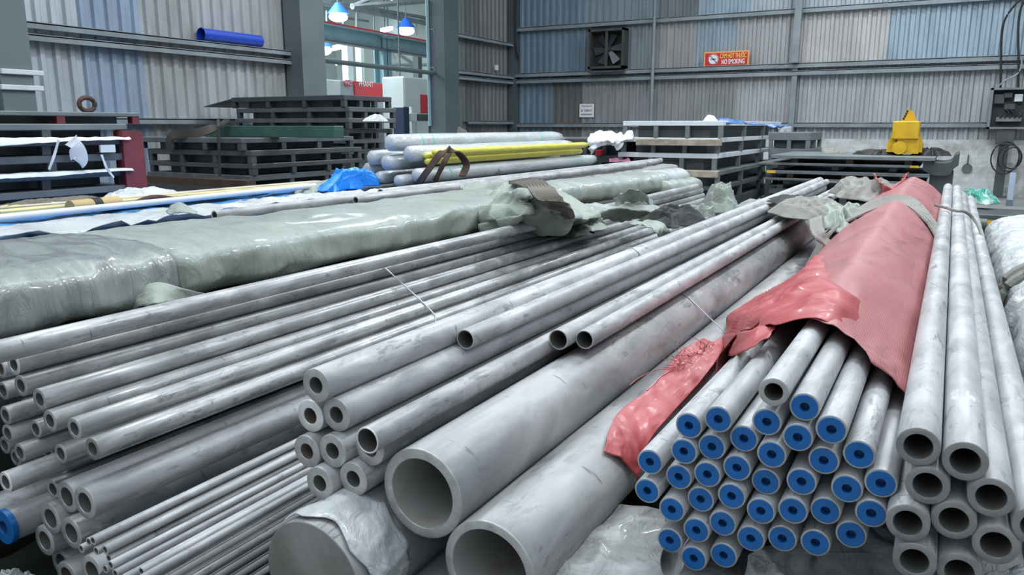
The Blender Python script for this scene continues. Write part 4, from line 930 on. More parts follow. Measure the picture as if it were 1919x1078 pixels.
# crumpled plastic in front of the capped pipes
M['dirtyl'] = film('creased_grey_plastic', (0.38, 0.39, 0.385), (0.10, 0.085, 0.065), 0.4, 0.3, 0.0, 5, 0.8, 0.8, 0.55, 12)
zq = zH + 0.004
o = sheet('plastic_sheet', [[PZ(u, 1120, zq) for u in (980, 1050, 1110, 1180, 1262)], [PZ(u, 1060, zq + 0.005) for u in (1010, 1070, 1120, 1180, 1238)], [PZ(u, 1000, zq + 0.01) for u in (1060, 1100, 1145, 1195, 1250)], [PZ(u, 948, zq - 0.004) for u in (1105, 1135, 1170, 1205, 1240)]], M['dirtyl'], None, 90, 70, 0.013, 4, 3, 0.002); tag(o, 'creased dirty plastic sheet between the large open pipe and the blue caps', 'plastic sheet')
o = sheet('plastic_sheet', [[PZ(u, 1110, zq + 0.01) for u in (1380, 1450, 1540, 1640, 1720)], [PZ(u, 1062, zq + 0.02) for u in (1400, 1460, 1550, 1640, 1715)], [PZ(u, 1030, zq + 0.05) for u in (1420, 1480, 1560, 1640, 1700)], [PZ(u, 985, zq + 0.06) for u in (1540, 1580, 1610, 1650, 1680)]], M['dirtyl'], None, 90, 60, 0.026, 5, 6, 0.002); tag(o, 'crumpled white plastic under the lowest right blue caps', 'plastic sheet')
o = lump('plastic_sheet', (0.19, 1.46, zI - 0.06), 0.10, 0.10, 0.12, M['whitew'], 7.7, 0.2); tag(o, 'crumpled white plastic at the bottom right corner under the right pile', 'plastic sheet')
pg = PZ(52, 1085, 0.30); o = lump('plastic_sheet', (pg.x, pg.y, 0.19), 0.10, 0.11, 0.14, M['greenf'], 9.7, 0.2); tag(o, 'crumpled greenish plastic below the blue flanged cap at bottom left', 'plastic sheet')
# right hand white bundle with straps
wb = empty('wrapped_bundle', (0, 0, 0), label='white plastic wrapped bundle with grey straps along the right edge', cat='bundle')
bundle('plastic_wrap', lambda y: (0.56, 0.57, 0.30, 0.29), 1.5, 6.9, M['whitew'], None, None, 0.03, (2.5, 5.5, 2.5), 21, 150, 72, 3.0, parent=wb)
for yy in (4.25, 4.42):
    bm = bmesh.new(); P_ = []
    for k in range(40):
        th = k * math.tau / 40; c, s__ = math.cos(th), math.sin(th)
        P_.append(Vector((0.56 + 0.315 * math.copysign(abs(c) ** (2 / 3), c), yy + 0.03 * math.sin(th * 2) + 0.1 * c, 0.57 + 0.305 * math.copysign(abs(s__) ** (2 / 3), s__))))
    tube(bm, P_, 0.022, 8, closed=True); build('strap', bm, M['strap'], wb, True)

# ---------------------------------------------------------------- tie wires
def loop_wire(members, Y, label, r=0.0022, lean=0.0, mat='wire'):
    pts = []
    for s_ in members:
        x, z, R = s_['q']
        for k in range(24): pts.append((x + math.cos(k * math.tau / 24) * (R + r), z + math.sin(k * math.tau / 24) * (R + r)))
    h = hull(pts); bm = bmesh.new(); tube(bm, [Vector((p[0], Y + lean * (p[1] - 0.8) + 0.01 * math.sin(i * 0.7), p[1])) for i, p in enumerate(h)], r, 6, closed=True)
    o = build('tie_wire', bm, M[mat], smooth=True); tag(o, label, 'wire'); return o
yA = PZ(790, 540, 0.80).y
loop_wire(A[:6] + A[6:20], yA, 'pale tie wire looped over the left pile of thick walled pipes', 0.0032, 0.3)
loop_wire([G[0], G[1]], PZ(1330, 555, 0.85).y, 'thin grey tie wire looped over the two largest open pipes', 0.0025, 0.2)
loop_wire([D[0]], PZ(1200, 470, 0.98).y, 'thin tie wire around the topmost thick pipe of the middle stack', 0.0022, 0.2)

# ---------------------------------------------------------------- cloths lying over the pile
def on(u, v, z): return PZ(u, v, z)
def zbase(p): return p
T = [  # name, px, z, rx, ry, h, mat, seed, rz, label, cat
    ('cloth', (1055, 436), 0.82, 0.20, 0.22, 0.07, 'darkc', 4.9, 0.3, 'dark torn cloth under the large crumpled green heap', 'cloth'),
    ('cloth', (1105, 426), 0.84, 0.12, 0.2, 0.05, 'greenc', 5.2, 0.2, 'low crumpled green cloth between the big heap and the dark cloth', 'cloth'),
    ('cloth', (1262, 416), 0.87, 0.20, 0.34, 0.12, 'darkc', 7.3, 0.1, 'dark grey cloth bunched over the left pile', 'cloth'),
    ('cloth', (1305, 400), 0.86, 0.12, 0.40, 0.08, 'greenc', 9.2, 0.0, 'green cloth around the pipe ends right of the dark cloth', 'cloth'),
    ('cloth', (1355, 365), 0.86, 0.16, 0.30, 0.14, 'greenc', 10.2, 0.3, 'small green cloth peak beyond the further green bundle', 'cloth'),
    ('cloth', (1520, 398), 0.96, 0.22, 0.42, 0.10, 'strap', 11.4, 0.2, 'grey-green cloth heap left of the red wrap on the middle pipes', 'cloth'),
    ('cloth', (1575, 420), 0.92, 0.16, 0.45, 0.13, 'greenc', 12.1, 0.1, 'pale green torn cloth squeezed between the middle pipes and the red wrap', 'cloth'),
    ('cloth', (1622, 366), 0.95, 0.24, 0.55, 0.15, 'strap', 13.8, 0.2, 'bunched grey cloth beside the far end of the red wrap', 'cloth'),
    ('cloth', (1500, 380), 0.98, 0.20, 0.34, 0.05, 'darkc', 14.6, 0.5, 'dark strip of cloth across the far middle pipes', 'cloth'),
    ('cloth', (1420, 388), 0.92, 0.14, 0.18, 0.06, 'greenc', 15.6, 0.5, 'small pale green rag between the left and middle pipes', 'cloth'),
]
for nm, (u, v), z, rx, ry, h, mt, sd, rz, lab, cat in T:
    dz = 0.15 if (u, v) in ((1305, 400), (1355, 365)) else 0.0
    o = lump(nm, on(u, v, z) - Vector((0, 0, dz)), rx, ry, h + dz, M[mt], sd, rz); tag(o, lab, cat, 'cloths lying over the pipe piles')
o = sheet('cloth', [[on(1185, 412, .90), on(1230, 415, .93), on(1255, 432, .88), on(1262, 458, .74)], [on(1180, 420, .88), on(1215, 425, .91), on(1232, 440, .87), on(1238, 465, .74)]], M['greenc'], None, 30, 12, 0.01, 7, 2, 0.004)
tag(o, 'pale green cloth strip hanging over the right side of the left pile', 'cloth', 'cloths lying over the pipe piles')
o = sheet('cloth', [[on(1540, 405, .98), on(1545, 432, .96), on(1562, 455, .90), on(1575, 468, .86)], [on(1515, 410, .98), on(1522, 438, .96), on(1545, 462, .90), on(1560, 476, .86)]], M['strap'], None, 24, 10, 0.01, 7, 5, 0.004)
tag(o, 'narrow grey cloth strip hanging down between the large pipe and the red wrap', 'cloth', 'cloths lying over the pipe piles')
def drape(name, rows, mat, lab, amp=0.03, sc=2.4, seed=1, nu=70, nv=60, thick=0.004):
    o = sheet(name, [[PZ(*p) for p in r] for r in rows], mat, None, nu, nv, amp, sc, seed, thick, bias=0.5); return tag(o, lab, 'cloth', 'cloths lying over the pipe piles')
drape('cloth', [[(862, 352, 1.00), (930, 340, 1.08), (975, 336, 1.10), (1020, 348, 1.06), (1070, 378, .98), (1110, 392, .93)],
                [(880, 376, 0.98), (945, 366, 1.06), (985, 362, 1.12), (1025, 378, 1.05), (1075, 396, .97), (1118, 402, .92)],
                [(895, 410, 0.93), (962, 394, 1.03), (1000, 388, 1.05), (1040, 400, 1.02), (1080, 408, .95), (1125, 408, .90)],
                [(905, 436, .85), (968, 425, .93), (1005, 418, .95), (1045, 422, .92), (1085, 418, .90), (1130, 415, .86)],
                [(915, 452, .80), (970, 446, .80), (1010, 436, .82), (1050, 432, .82), (1092, 424, .82), (1135, 420, .82)]],
      M['greenc'], 'large crumpled heap of pale green cloth at the end of the green wrapped bundle', 0.055, 1.7, 3.3, 110, 100)
drape('cloth', [[(1060, 392, .93), (1100, 385, .95), (1140, 380, .98), (1185, 384, .95), (1235, 392, .92)], [(1070, 405, .92), (1110, 398, .93), (1150, 392, .95), (1195, 396, .93), (1245, 402, .90)], [(1080, 422, .84), (1120, 414, .85), (1160, 408, .86), (1205, 408, .87), (1250, 412, .86)]],
      M['greenc'], 'low pale green cloth spread between the big green heap and the dark cloth', 0.035, 2.4, 7.1, 70, 40)
drape('cloth', [[(1150, 372, .98), (1175, 356, 1.08), (1200, 358, 1.06), (1222, 378, .95)], [(1158, 388, .93), (1180, 378, .98), (1205, 378, .97), (1228, 392, .91)]], M['greenc'], 'peaked green cloth standing in front of the further green bundle', 0.02, 3, 9.1, 30, 20)
bm = bmesh.new()
for k in range(7):
    d_ = k * 6
    ribbon(bm, [PZ(958 + d_, 342 - k, 1.14), PZ(985 + d_ * 1.1, 350 - k * 0.5, 1.15), PZ(1012 + d_ * 0.9, 370, 1.12), PZ(1034 + d_ * 0.8, 388, 1.06), PZ(1046 + d_ * 0.7, 406, .98)], 0.035, 0.012, 40, 0.9)
o = build('cloth', bm, M['browng'], smooth=True); tag(o, 'brown-grey pleated cloth slung over the green bundles', 'cloth', 'cloths lying over the pipe piles')
# lifting sling over the red wrap
bm = bmesh.new()
ys = hit(1690, 380)[1]; ysl = ys
def slp(th, dy, off=0.02): return surf(th, ysl + dy, off)
for k, (dy, w_, off) in enumerate([(-0.10, 0.055, 0.018), (0.0, 0.06, 0.026), (0.10, 0.05, 0.02), (0.2, 0.045, 0.016)]):
    pts = [slp(math.radians(190), dy - 0.5 + 0.1 * k, off + 0.02), slp(math.radians(160), dy - 0.35 + 0.1 * k, off + 0.02), slp(math.radians(130), dy - 0.15, off + 0.01), slp(math.radians(100), dy + 0.05, off), slp(math.radians(70), dy, off), slp(math.radians(40), dy - 0.25 - 0.04 * k, off + 0.01), slp(math.radians(20), dy - 0.5 - 0.05 * k, off + 0.02)]
    ribbon(bm, pts, w_, 0.005, 50, 0.5)
o = build('lifting_sling', bm, M['strap'], smooth=True); tag(o, 'grey webbing lifting sling pulled over the far end of the red wrap', 'sling')
bm = bmesh.new(); iq = [s_['q'] for s_ in Iz[:4]]
yy = PZ(1790, 400, 0.98).y
xs_ = sorted(iq, key=lambda q: q[0]); zt_ = max(q[1] + q[2] for q in iq)
tube(bm, path([(-0.06, yy + 0.15, zt_ + 0.03), (0.0, yy + 0.1, zt_ + 0.02), (0.06, yy, zt_ + 0.012), (0.11, yy, zt_ + 0.006), (0.17, yy - 0.05, zt_ - 0.05), (0.22, yy - 0.3, zt_ - 0.16), (0.23, yy - 0.6, zt_ - 0.24)], 30), 0.009, 6)
o = build('tie_rope', bm, M['strap'], smooth=True); tag(o, 'thin grey rope crossing over the two long right hand pipes', 'rope')

# ---------------------------------------------------------------- pipes of the far middle distance
gM = 'pipes lying behind the green wrapped bundles'
for k, (x, z, y0, y1, R) in enumerate([(-3.86, 0.97, 3.2, 11.4, 0.03), (-3.95, 0.975, 4.9, 11.8, 0.035), (-3.78, 0.965, 4.4, 10.6, 0.03)]):
    me = pipe_mesh(R, R * 0.7, y1 - y0, 'pipe', 'cut'); o = link('steel_pipe', me); o.location = (x, y0, z)
    tag(o, 'long grey pipe behind the green wrapped bundles, ' + ['middle one of three, starting nearest', 'furthest back of three', 'nearest the wrapped bundles'][k], 'pipe', gM)
low_bundle(-4.05, -3.66, 2.0, 12.0, 0.935, M['dirtyw'], 'grey-white plastic covered pile strip just behind the long green bundle', seed=31, amp=0.01)

# ---------------------------------------------------------------- tarp covered pile at the left and things on it
t = empty('covered_pile', (0, 0, 0), label='low pile under a blue tarpaulin behind the long green bundle', cat='pile')
def secT(y): return -5.15, 0.46, 1.06, 0.45
bundle('tarpaulin', secT, 1.6, 5.85, M['tarp'], None, None, 0.03, (1.5, 1.5, 2), 41, 90, 90, 9, parent=t)
low_bundle(-5.6, -4.08, 5.9, 10.4, 0.925, M['dark'], 'dark covered bundle carrying the white and yellow rolls', seed=43, amp=0.01, n_=9)
zT = 0.925
o = sheet('cloth', [[(-4.15, 1.9, zT + .02), (-4.12, 3.2, zT + .03), (-4.15, 4.2, zT + .03), (-4.1, 5.4, zT + .02)], [(-4.32, 1.8, zT + .04), (-4.32, 3.2, zT + .045), (-4.3, 4.4, zT + .05), (-4.2, 5.6, zT + .03)], [(-4.55, 1.9, zT + .01), (-4.52, 3.2, zT + .03), (-4.45, 4.3, zT + .03), (-4.35, 5.5, zT + .02)]], M['whitew'], None, 70, 30, 0.03, 2.5, 3, 0.004)
tag(o, 'white plastic sheet spread on the blue tarpaulin behind the long green bundle', 'cloth')
a = PZ(-10, 410, zT + 0.06); b = PZ(590, 348, zT + 0.06)
bm = bmesh.new(); tube(bm, [a, b], 0.022, 16); o = build('white_tube', bm, M['white'], smooth=True); tag(o, 'long thin white tube lying across the blue tarpaulin', 'tube')
a = PZ(-10, 400, zT + 0.05); b = PZ(600, 342, zT + 0.05)
for k, (du, mt, lab) in enumerate([(0, 'yellow', 'yellowish batten on the blue tarpaulin behind the white tube'), (-7, 'wood', 'pale timber batten furthest back on the blue tarpaulin')]):
    a = PZ(-10, 402 + du, zT + 0.04); b = PZ(600, 346 + du * 0.5, zT + 0.04)
    bm = beam_bm(Vector((0, 0, 0)), b - a, 0.14, -0.02, 0.02); o = build('batten', bm, plain('batten_%d' % k, [(0.62, 0.55, 0.28), (0.55, 0.50, 0.40)][k], 0.6, 0, 0.3, 3, 0.1)); o.location = a; tag(o, lab, 'batten')
p = PZ(178, 384, zT + 0.06); t = empty('cardboard_roll', p, 0.15, label='tan roll with a dark strap lying on the tarpaulin pile', cat='roll')
bm = bmesh.new(); tube(bm, [(0, -0.19, 0), (0, 0.19, 0)], 0.045, 20); build('roll_body', bm, plain('tan_paper', (0.50, 0.36, 0.16), 0.6, 0, 0.15, 5, 0.1), t, True)
bm = bmesh.new(); tube(bm, [(0, -0.03, 0), (0, 0.03, 0)], 0.049, 20); build('strap', bm, M['black'], t, True)
bm = bmesh.new(); tube(bm, path([(0.06, 0.2, -0.03), (0.1, 0.4, 0.02), (0.12, 0.65, -0.03), (0.16, 0.5, -0.03)], 14), 0.018, 8); build('strap_tail', bm, M['rust'], t, True)
for k, (u, v, mt, rx, ry, h, lab, cat) in enumerate([(258, 374, 'whitew', 0.14, 0.35, 0.10, 'small white plastic bundle on the tarpaulin pile, right of the tan roll', 'plastic bag'), (100, 388, 'browng', 0.14, 0.5, 0.07, 'brown-grey rag on the tarpaulin pile, left of the tan roll', 'rag'), (60, 393, 'yellow', 0.1, 0.4, 0.05, 'yellow plastic scrap on the tarpaulin near the left picture edge', 'plastic scrap'), (350, 370, 'yellow', 0.12, 0.9, 0.03, 'yellow plastic ribbon heap on the tarpaulin in the middle left', 'plastic scrap')]):
    o = lump(cat.replace(' ', '_'), PZ(u, v, zT + 0.02), rx, ry, h, M[mt], 21.3 + k, 0.1); tag(o, lab, cat)
o = lump('plastic_bag', PZ(655, 352, zT + 0.02), 0.20, 0.50, 0.19, M['bag'], 31.5, 0.3, rough=1.5); tag(o, 'bright blue crumpled plastic sheet left of the white rolls', 'plastic bag')
o = lump('plastic_bag', PZ(612, 356, zT + 0.0), 0.2, 0.5, 0.09, M['greenc'], 33.5, 0.3); tag(o, 'olive crumpled plastic beside the bright blue sheet', 'plastic bag')

# ---------------------------------------------------------------- white and yellow wrapped rolls
def roll(u, v, Y, R, L, mat, label, group, band=False, ang=0.0):
    p = PY(u, v, Y); t = empty('wrapped_roll', (p.x, Y, p.z), ang, label, 'roll', group)
    bm = bmesh.new(); rows = []; n = 28; m = 26; sd = u * 0.37 + v
    for j in range(m + 1):
        y = L * j / m; k_ = 1.0
        if j == 0: k_ = 0.55
        elif j == 1: k_ = 0.93; y = 0.03
        if j == m: k_ = 0.8
        rows.append([bm.verts.new((math.cos(k * math.tau / n) * R * k_ * (1 + 0.05 * (fold(Vector((math.cos(k * math.tau / n) * 0.4, y, math.sin(k * math.tau / n) * 0.4)), 2.5, sd) - 0.7)), y, math.sin(k * math.tau / n) * R * k_ * (1 + 0.05 * (fold(Vector((math.cos(k * math.tau / n) * 0.4, y, math.sin(k * math.tau / n) * 0.4)), 2.5, sd) - 0.7)))) for k in range(n)])
    for j in range(m):
        for k in range(n): bm.faces.new((rows[j][k], rows[j][(k + 1) % n], rows[j + 1][(k + 1) % n], rows[j + 1][k]))
    bm.faces.new(rows[0]); bm.faces.new(rows[-1]); build('roll_body', bm, M[mat], t, 'all')
    if band:
        for yb in (L * 0.12, L * 0.17, L * 0.82, L * 0.88):
            bm = bmesh.new(); tube(bm, [(0, yb, 0), (0, yb + 0.03, 0)], R * 1.02, 24); build('green_band', bm, plain('band_green', (0.2, 0.5, 0.42), 0.5, 0, 0.05, 5, 0) if 'bandm' not in M else M['bandm'], t, True)
    return t
M['bandm'] = plain('band_green', (0.25, 0.55, 0.46), 0.5, 0, 0.05, 5, 0)
gR = 'white plastic wrapped rolls'
RL = [(728, 268, 0.085, 3.7, 'topmost, with two thin green bands', True), (694, 296, 0.075, 3.5, 'left of and below the topmost', False), (686, 318, 0.07, 3.4, 'leftmost of the stack', False), (722, 305, 0.08, 3.5, 'in the centre of the stack end', False), (708, 334, 0.07, 3.4, 'at the lower left of the stack', False),
      (764, 289, 0.08, 3.6, 'right of the topmost, under it', False), (744, 340, 0.068, 4.2, 'lowest in the middle of the stack', False), (778, 330, 0.075, 4.2, 'longest, on the right at the bottom with green bands', True)]
for k, (u, v, R, L, t_, bd) in enumerate(RL): roll(u, v, 5.95 + 0.03 * (k % 3), R, L, 'rollw', 'white plastic wrapped roll, ' + t_, gR, bd)
for k, (u, v) in enumerate([(796, 292), (798, 303), (812, 286)]): roll(u, v, 6.15, 0.036, 3.6, 'yellow', 'yellow plastic wrapped roll on the white rolls, ' + ['middle one', 'lowest one', 'upper one'][k], 'yellow plastic wrapped rolls')
bm = bmesh.new()
ribbon(bm, [PY(782, 348, 5.9), PY(800, 322, 5.85), PY(826, 288, 5.9), PY(842, 280, 6.05), PY(858, 286, 6.2), PY(874, 308, 6.3), PY(866, 330, 6.2)], 0.07, 0.006, 40, 0.3, Vector((0, 1, 0)))
ribbon(bm, [PY(815, 340, 6.2), PY(832, 305, 6.2), PY(846, 282, 6.3)], 0.05, 0.006, 20, 0.3, Vector((0, 1, 0)))
o = build('lifting_sling', bm, M['rust'], smooth=True); tag(o, 'dark brown lifting sling standing up in front of the yellow rolls', 'sling')
bm = bmesh.new()
ribbon(bm, [PY(858, 243, 8.0), PY(870, 250, 7.9), PY(878, 262, 7.8), PY(884, 282, 7.7), PY(886, 300, 7.6)], 0.07, 0.006, 30, 0.2, Vector((0, 1, 0)))
ribbon(bm, [PY(892, 274, 7.9), PY(912, 285, 7.8), PY(925, 302, 7.6), PY(935, 325, 7.4)], 0.07, 0.006, 30, 0.2, Vector((0, 1, 0)))
o = build('strap', bm, M['strap'], smooth=True); tag(o, 'grey webbing straps draped over the white and yellow rolls', 'strap')

# ---------------------------------------------------------------- stacks of steel frames and plates
LABC = {}
def frame_unit(x0, x1, y0, y1, z, h, deck, block, label, group, nx=3, ny=3, deckh=0.45, cat='steel pallet', name='steel_pallet', rz=0, sheet_top=None):
    """one stackable steel pallet: channel-edged deck on short blocks"""
    cx, cy = (x0 + x1) / 2, (y0 + y1) / 2; t = empty(name, (cx, cy, z), rz, label, cat, group)
    a, b = (x1 - x0) / 2, (y1 - y0) / 2; dh = h * deckh
    build('deck', boxes((-a, a, -b, b, h - dh, h - 0.004), bev=0.006), M[deck], t)
    build('shade_filler', boxes((-a * 0.72, a * 0.72, -b + 0.12, b - 0.12, 0, h - dh)), M['dark'], t)  # added dark box blocks the see-through gaps so the inside looks shaded
    for i in range(nx):
        for j in range(ny):
            if 0 < i < nx - 1 and 0 < j < ny - 1: continue
            xx = -a + 0.04 + (2 * a - 0.08) * i / (nx - 1); yy = -b + 0.04 + (2 * b - 0.08) * j / (ny - 1)
            build('block', boxes((xx - 0.035, xx + 0.035, yy - 0.035, yy + 0.035, 0, h - dh)), M[block], t)
    return t
def stack(x1, y0, wx, wy, z0, hs, decks, where, group, jit=0.05, seed=1, nx=3, ny=4, base=True, block='dark', dh=0.45):
    rn = random.Random(seed); z = z0; n = len(hs)
    for i, h in enumerate(hs):
        jx, jy = rn.uniform(-jit, jit), rn.uniform(-jit, jit)
        k = n - 1 - i
        lab = '%s steel pallet, %s' % ({'dark': 'dark grey', 'grey': 'grey', 'mid': 'weathered grey', 'wood': 'timber decked', 'white': 'white topped', 'greenp': 'green', 'woodd': 'brown timber topped'}[decks[i]], ('topmost' if k == 0 else ORD[k] + ' from the top') + ' in ' + where)
        frame_unit(x1 - wx + jx, x1 + jx, y0 + jy, y0 + wy + jy, z, h, decks[i], block, lab, group, nx, ny, dh); z += h
    if base and z0 > 0:
        bm = bmesh.new(); zz = 0.0; kk = max(1, int(z0 / 0.16))
        for i in range(kk):
            zb_ = z0 * i / kk; zt_ = z0 * (i + 1) / kk
            box(bm, x1 - wx, x1, y0, y0 + wy, zb_ + (zt_ - zb_) * 0.45, zt_)
            for yy in (y0, y0 + wy / 2, y0 + wy - 0.1):
                for xx in (x1 - wx, x1 - 0.1): box(bm, xx, xx + 0.1, yy, yy + 0.1, zb_, zb_ + (zt_ - zb_) * 0.45)
        tag(build('frame_stack', bm, M['dark']), 'lower dark frames carrying ' + where, 'frame stack')
    return z
# left stack
c = PX(243, 300, -6.35)
z = stack(-6.35, 2.3, 1.5, c.y - 2.3, 0.86, [0.135, 0.135, 0.14, 0.13, 0.12], ['grey', 'grey', 'mid', 'mid', 'grey'], 'the stack at far left', 'steel frames of the far left stack', 0.03, 2, 2, 4)
zL = z
o = frame_unit(-7.7, -6.5, 2.5, c.y + 0.25, z, 0.10, 'grey', 'redp', 'grey frame with dark red ends lying on top of the far left stack', 'steel frames of the far left stack', 2, 4, 0.4)
# white sheets hanging between layers
for k, (zz, lab) in enumerate([(0.86 + 0.27 + 0.27, 'upper white plastic sheet hanging out of the far left stack'), (0.86 + 0.27, 'lower white plastic sheet hanging out of the far left stack')]):
    P0 = [Vector((-6.30, c.y - 0.02 - (c.y - 2.2) * f, zz + 0.005)) for f in (0, 0.15, 0.3, 0.45, 0.6, 0.8, 1)]
    P1 = [p + Vector((0.03, 0, -d)) for p, d in zip(P0, [0.02, 0.02, 0.03, 0.03, 0.03, 0.05, 0.03] if k else [0.02, 0.025, 0.03, 0.05, 0.07, 0.07, 0.02])]
    P2 = [p + Vector((-0.06, 0, 0.002)) for p in P0]
    o = sheet('plastic_sheet', [P2, P0, P1], M['white'], None, 60, 14, 0.006, 5, 4 + k, 0.003); tag(o, lab, 'plastic sheet')
for k, (pts, w_, lab) in enumerate([([(133, 262), (143, 275), (149, 300), (147, 306)], 0.13, 'white plastic strip hanging down the middle of the far left stack'), ([(110, 262), (102, 290), (92, 318)], 0.02, 'thin white tie hanging left of the wide white strip'), ([(190, 290), (200, 315), (213, 333)], 0.02, 'thin pale tie hanging near the right side of the far left stack')]):
    bm = bmesh.new(); ribbon(bm, [PX(u, v, -6.24) for u, v in pts], w_, 0.003, 20, 0.4, Vector((1, 0, 0))); o = build('plastic_strip', bm, M['white'], smooth=True); tag(o, lab, 'plastic strip')
b1 = pbox(-6.27, 188, 272, 217, 285, 0.02); o = build('paper_label', boxes(b1), M['white']); tag(o, 'small blank white card on the far left stack', 'card')
# red posts
p0 = PX(250, 300, -6.15); p1 = PX(262, 300, -6.6)
t = empty('steel_post', (-6.3, p0.y + 0.12, 0), label='dark red steel channel post at the right end of the far left stack', cat='post')
ztp = PX(250, 245, -6.3).z
build('web', boxes((-0.02, 0.0, -0.08, 0.08, 0, ztp)), M['redp'], t); build('flange', boxes((-0.12, 0.0, -0.10, -0.08, 0, ztp)), M['redp'], t); build('flange', boxes((-0.12, 0.0, 0.08, 0.10, 0, ztp - 0.02)), M['redp'], t)
# rusty shackle ring on top
p = PX(166, 222, -7.0); bm = bmesh.new(); zc_ = zL + 0.10 + 0.075
tube(bm, [Vector((-7.0, p.y + math.cos(k * math.tau / 24) * 0.075, zc_ + math.sin(k * math.tau / 24) * 0.06)) for k in range(24)], 0.022, 8, closed=True); o = build('shackle', bm, M['rust'], smooth=True); tag(o, 'rusty round shackle standing on the far left stack', 'shackle')
# second stack
cc = PX(462, 300, -6.9); lx = PY(268, 300, cc.y).x
z2 = stack(-6.9, cc.y, abs(lx + 6.9), 1.9, 0.80, [0.15, 0.13, 0.15, 0.14], ['mid', 'dark', 'dark', 'mid'], 'the stack right of the red post', 'steel frames of the second stack', 0.06, 5, 4, 4)
# loose plates stuck in it
for k, (dx, dy, zz, mt, lab) in enumerate([(0.25, -0.15, 0.93, 'mid', 'thin loose plate jutting out low from the second stack'), (0.55, 0.1, 1.235, 'grey', 'thin pale-edged plate jutting out high from the second stack')]):
    pass
o = build('steel_beam', boxes((-1.05, 1.05, -0.08, 0.08, 0, 0.13), bev=0.006), M['greenp']); pb_ = PY(507, 236, cc.y + 0.5); o.location = (pb_.x, cc.y + 0.5, z2 + 0.0); tag(o, 'green painted steel beam lying on top of the second stack', 'beam')
pa = PY(420, 235, cc.y + 0.35); pb_ = PY(325, 262, cc.y - 0.1)
bm = bmesh.new(); ribbon(bm, [PY(425, 226, cc.y + 0.4), PY(400, 240, cc.y + 0.2), PY(365, 250, cc.y + 0.05), PY(330, 252, cc.y - 0.06), PY(318, 262, cc.y - 0.1), PY(318, 284, cc.y - 0.1)], 0.10, 0.012, 40, 0.0, Vector((0, 1, 0))); o = build('rubber_strip', bm, M['darkrub'], smooth=True); tag(o, 'dark brown strip bent over the left end of the second stack', 'strip')
bm = bmesh.new(); tube(bm, [PY(409, 226, cc.y + 0.45), PY(409, 232, cc.y + 0.1), PY(409, 238, cc.y - 0.12), PY(411, 300, cc.y - 0.12), PY(412, 330, cc.y - 0.12)], 0.018, 6); o = build('chain', bm, M['darkrub'], smooth=True); tag(o, 'thin rusty chain hanging down the face of the second stack', 'chain')
pc = PY(265, 333, cc.y - 0.25); pd = PY(474, 343, cc.y - 0.25)
o = build('steel_channel', boxes((pc.x - 0.3, pd.x, cc.y - 0.33, cc.y - 0.21, pc.z - 0.05, pc.z + 0.03), (pc.x - 0.2, pc.x - 0.1, cc.y - 0.31, cc.y - 0.23, 0, pc.z - 0.05), (pd.x - 0.2, pd.x - 0.1, cc.y - 0.31, cc.y - 0.23, 0, pc.z - 0.05)), M['rust']); tag(o, 'rusty brown channel along the foot of the second stack', 'channel')
lump('plastic_bag', PZ(430, 262, z2), 0.01, 0.01, 0.01, M['white'], 1)['label'] = 'x'
bpy.data.objects.remove(bpy.data.objects[-1]) if False else None
# third, tallest dark stack
c3_ = PX(654, 240, -7.7); lx = PY(440, 200, c3_.y).x; zz3 = PY(654, 177, c3_.y).z
h3 = [0.16, 0.15, 0.15, 0.155, 0.16, 0.17]
z3 = stack(-7.7, c3_.y, abs(lx + 7.7), PX(742, 240, -7.7).y - c3_.y, zz3 - sum(h3), h3, ['dark', 'mid', 'dark', 'mid', 'mid', 'dark'], 'the tallest dark stack', 'steel frames of the tallest stack', 0.06, 9, 4, 4)
bm = bmesh.new(); q = [PY(392, 193, c3_.y), PY(448, 180, c3_.y)]
vs = [(lx - 0.85, c3_.y + 0.1, z3 - 0.13), (lx + 0.02, c3_.y, z3 - 0.01), (lx + 0.02, c3_.y + 1.2, z3 - 0.01), (lx - 0.85, c3_.y + 1.2, z3 - 0.13)]
V_ = [bm.verts.new(v_) for v_ in vs] + [bm.verts.new((v_[0], v_[1], v_[2] - 0.01)) for v_ in vs]
for k in range(4): bm.faces.new((V_[k], V_[(k + 1) % 4], V_[4 + (k + 1) % 4], V_[4 + k]))
bm.faces.new(V_[:4]); bm.faces.new(V_[4:]); o = build('steel_plate', bm, M['dark']); tag(o, 'dark plate drooping off the left end of the tallest stack', 'plate')
# small clutter on the right face of third stack
o = lump('plastic_bag', PX(705, 228, -7.55), 0.1, 0.25, 0.12, M['whitew'], 44.1, 0.2); tag(o, 'crumpled clear plastic on the right side of the tallest stack', 'plastic bag')
# fourth stack (right of centre)
Y4 = 12.6; c4x = PY(1352, 240, Y4).x; lx = PY(1165, 240, Y4).x; ry = PX(1462, 240, c4x).y
top4 = PY(1352, 226, Y4).z; h4 = [0.26, 0.25, 0.27, 0.25, 0.27]
z4 = stack(c4x, Y4, c4x - lx, ry - Y4, top4 - sum(h4), h4, ['mid', 'grey', 'white', 'white', 'white'], 'the white topped stack', 'steel frames of the white topped stack', 0.05, 12, 4, 4, block='grey', dh=0.30)
for k, (zz) in enumerate([top4 - 0.27, top4 - 0.27 - 0.50]):
    o = build('timber_board', boxes((-(c4x - lx) / 2 + 0.3, (c4x - lx) / 2, -0.10, 0.12, 0, 0.11), bev=0.01), M['wood']); o.location = ((c4x + lx) / 2, Y4 - 0.02, zz - 0.13); tag(o, ['upper pale timber board along the face of the white topped stack', 'lower pale timber board along the face of the white topped stack'][k], 'board')
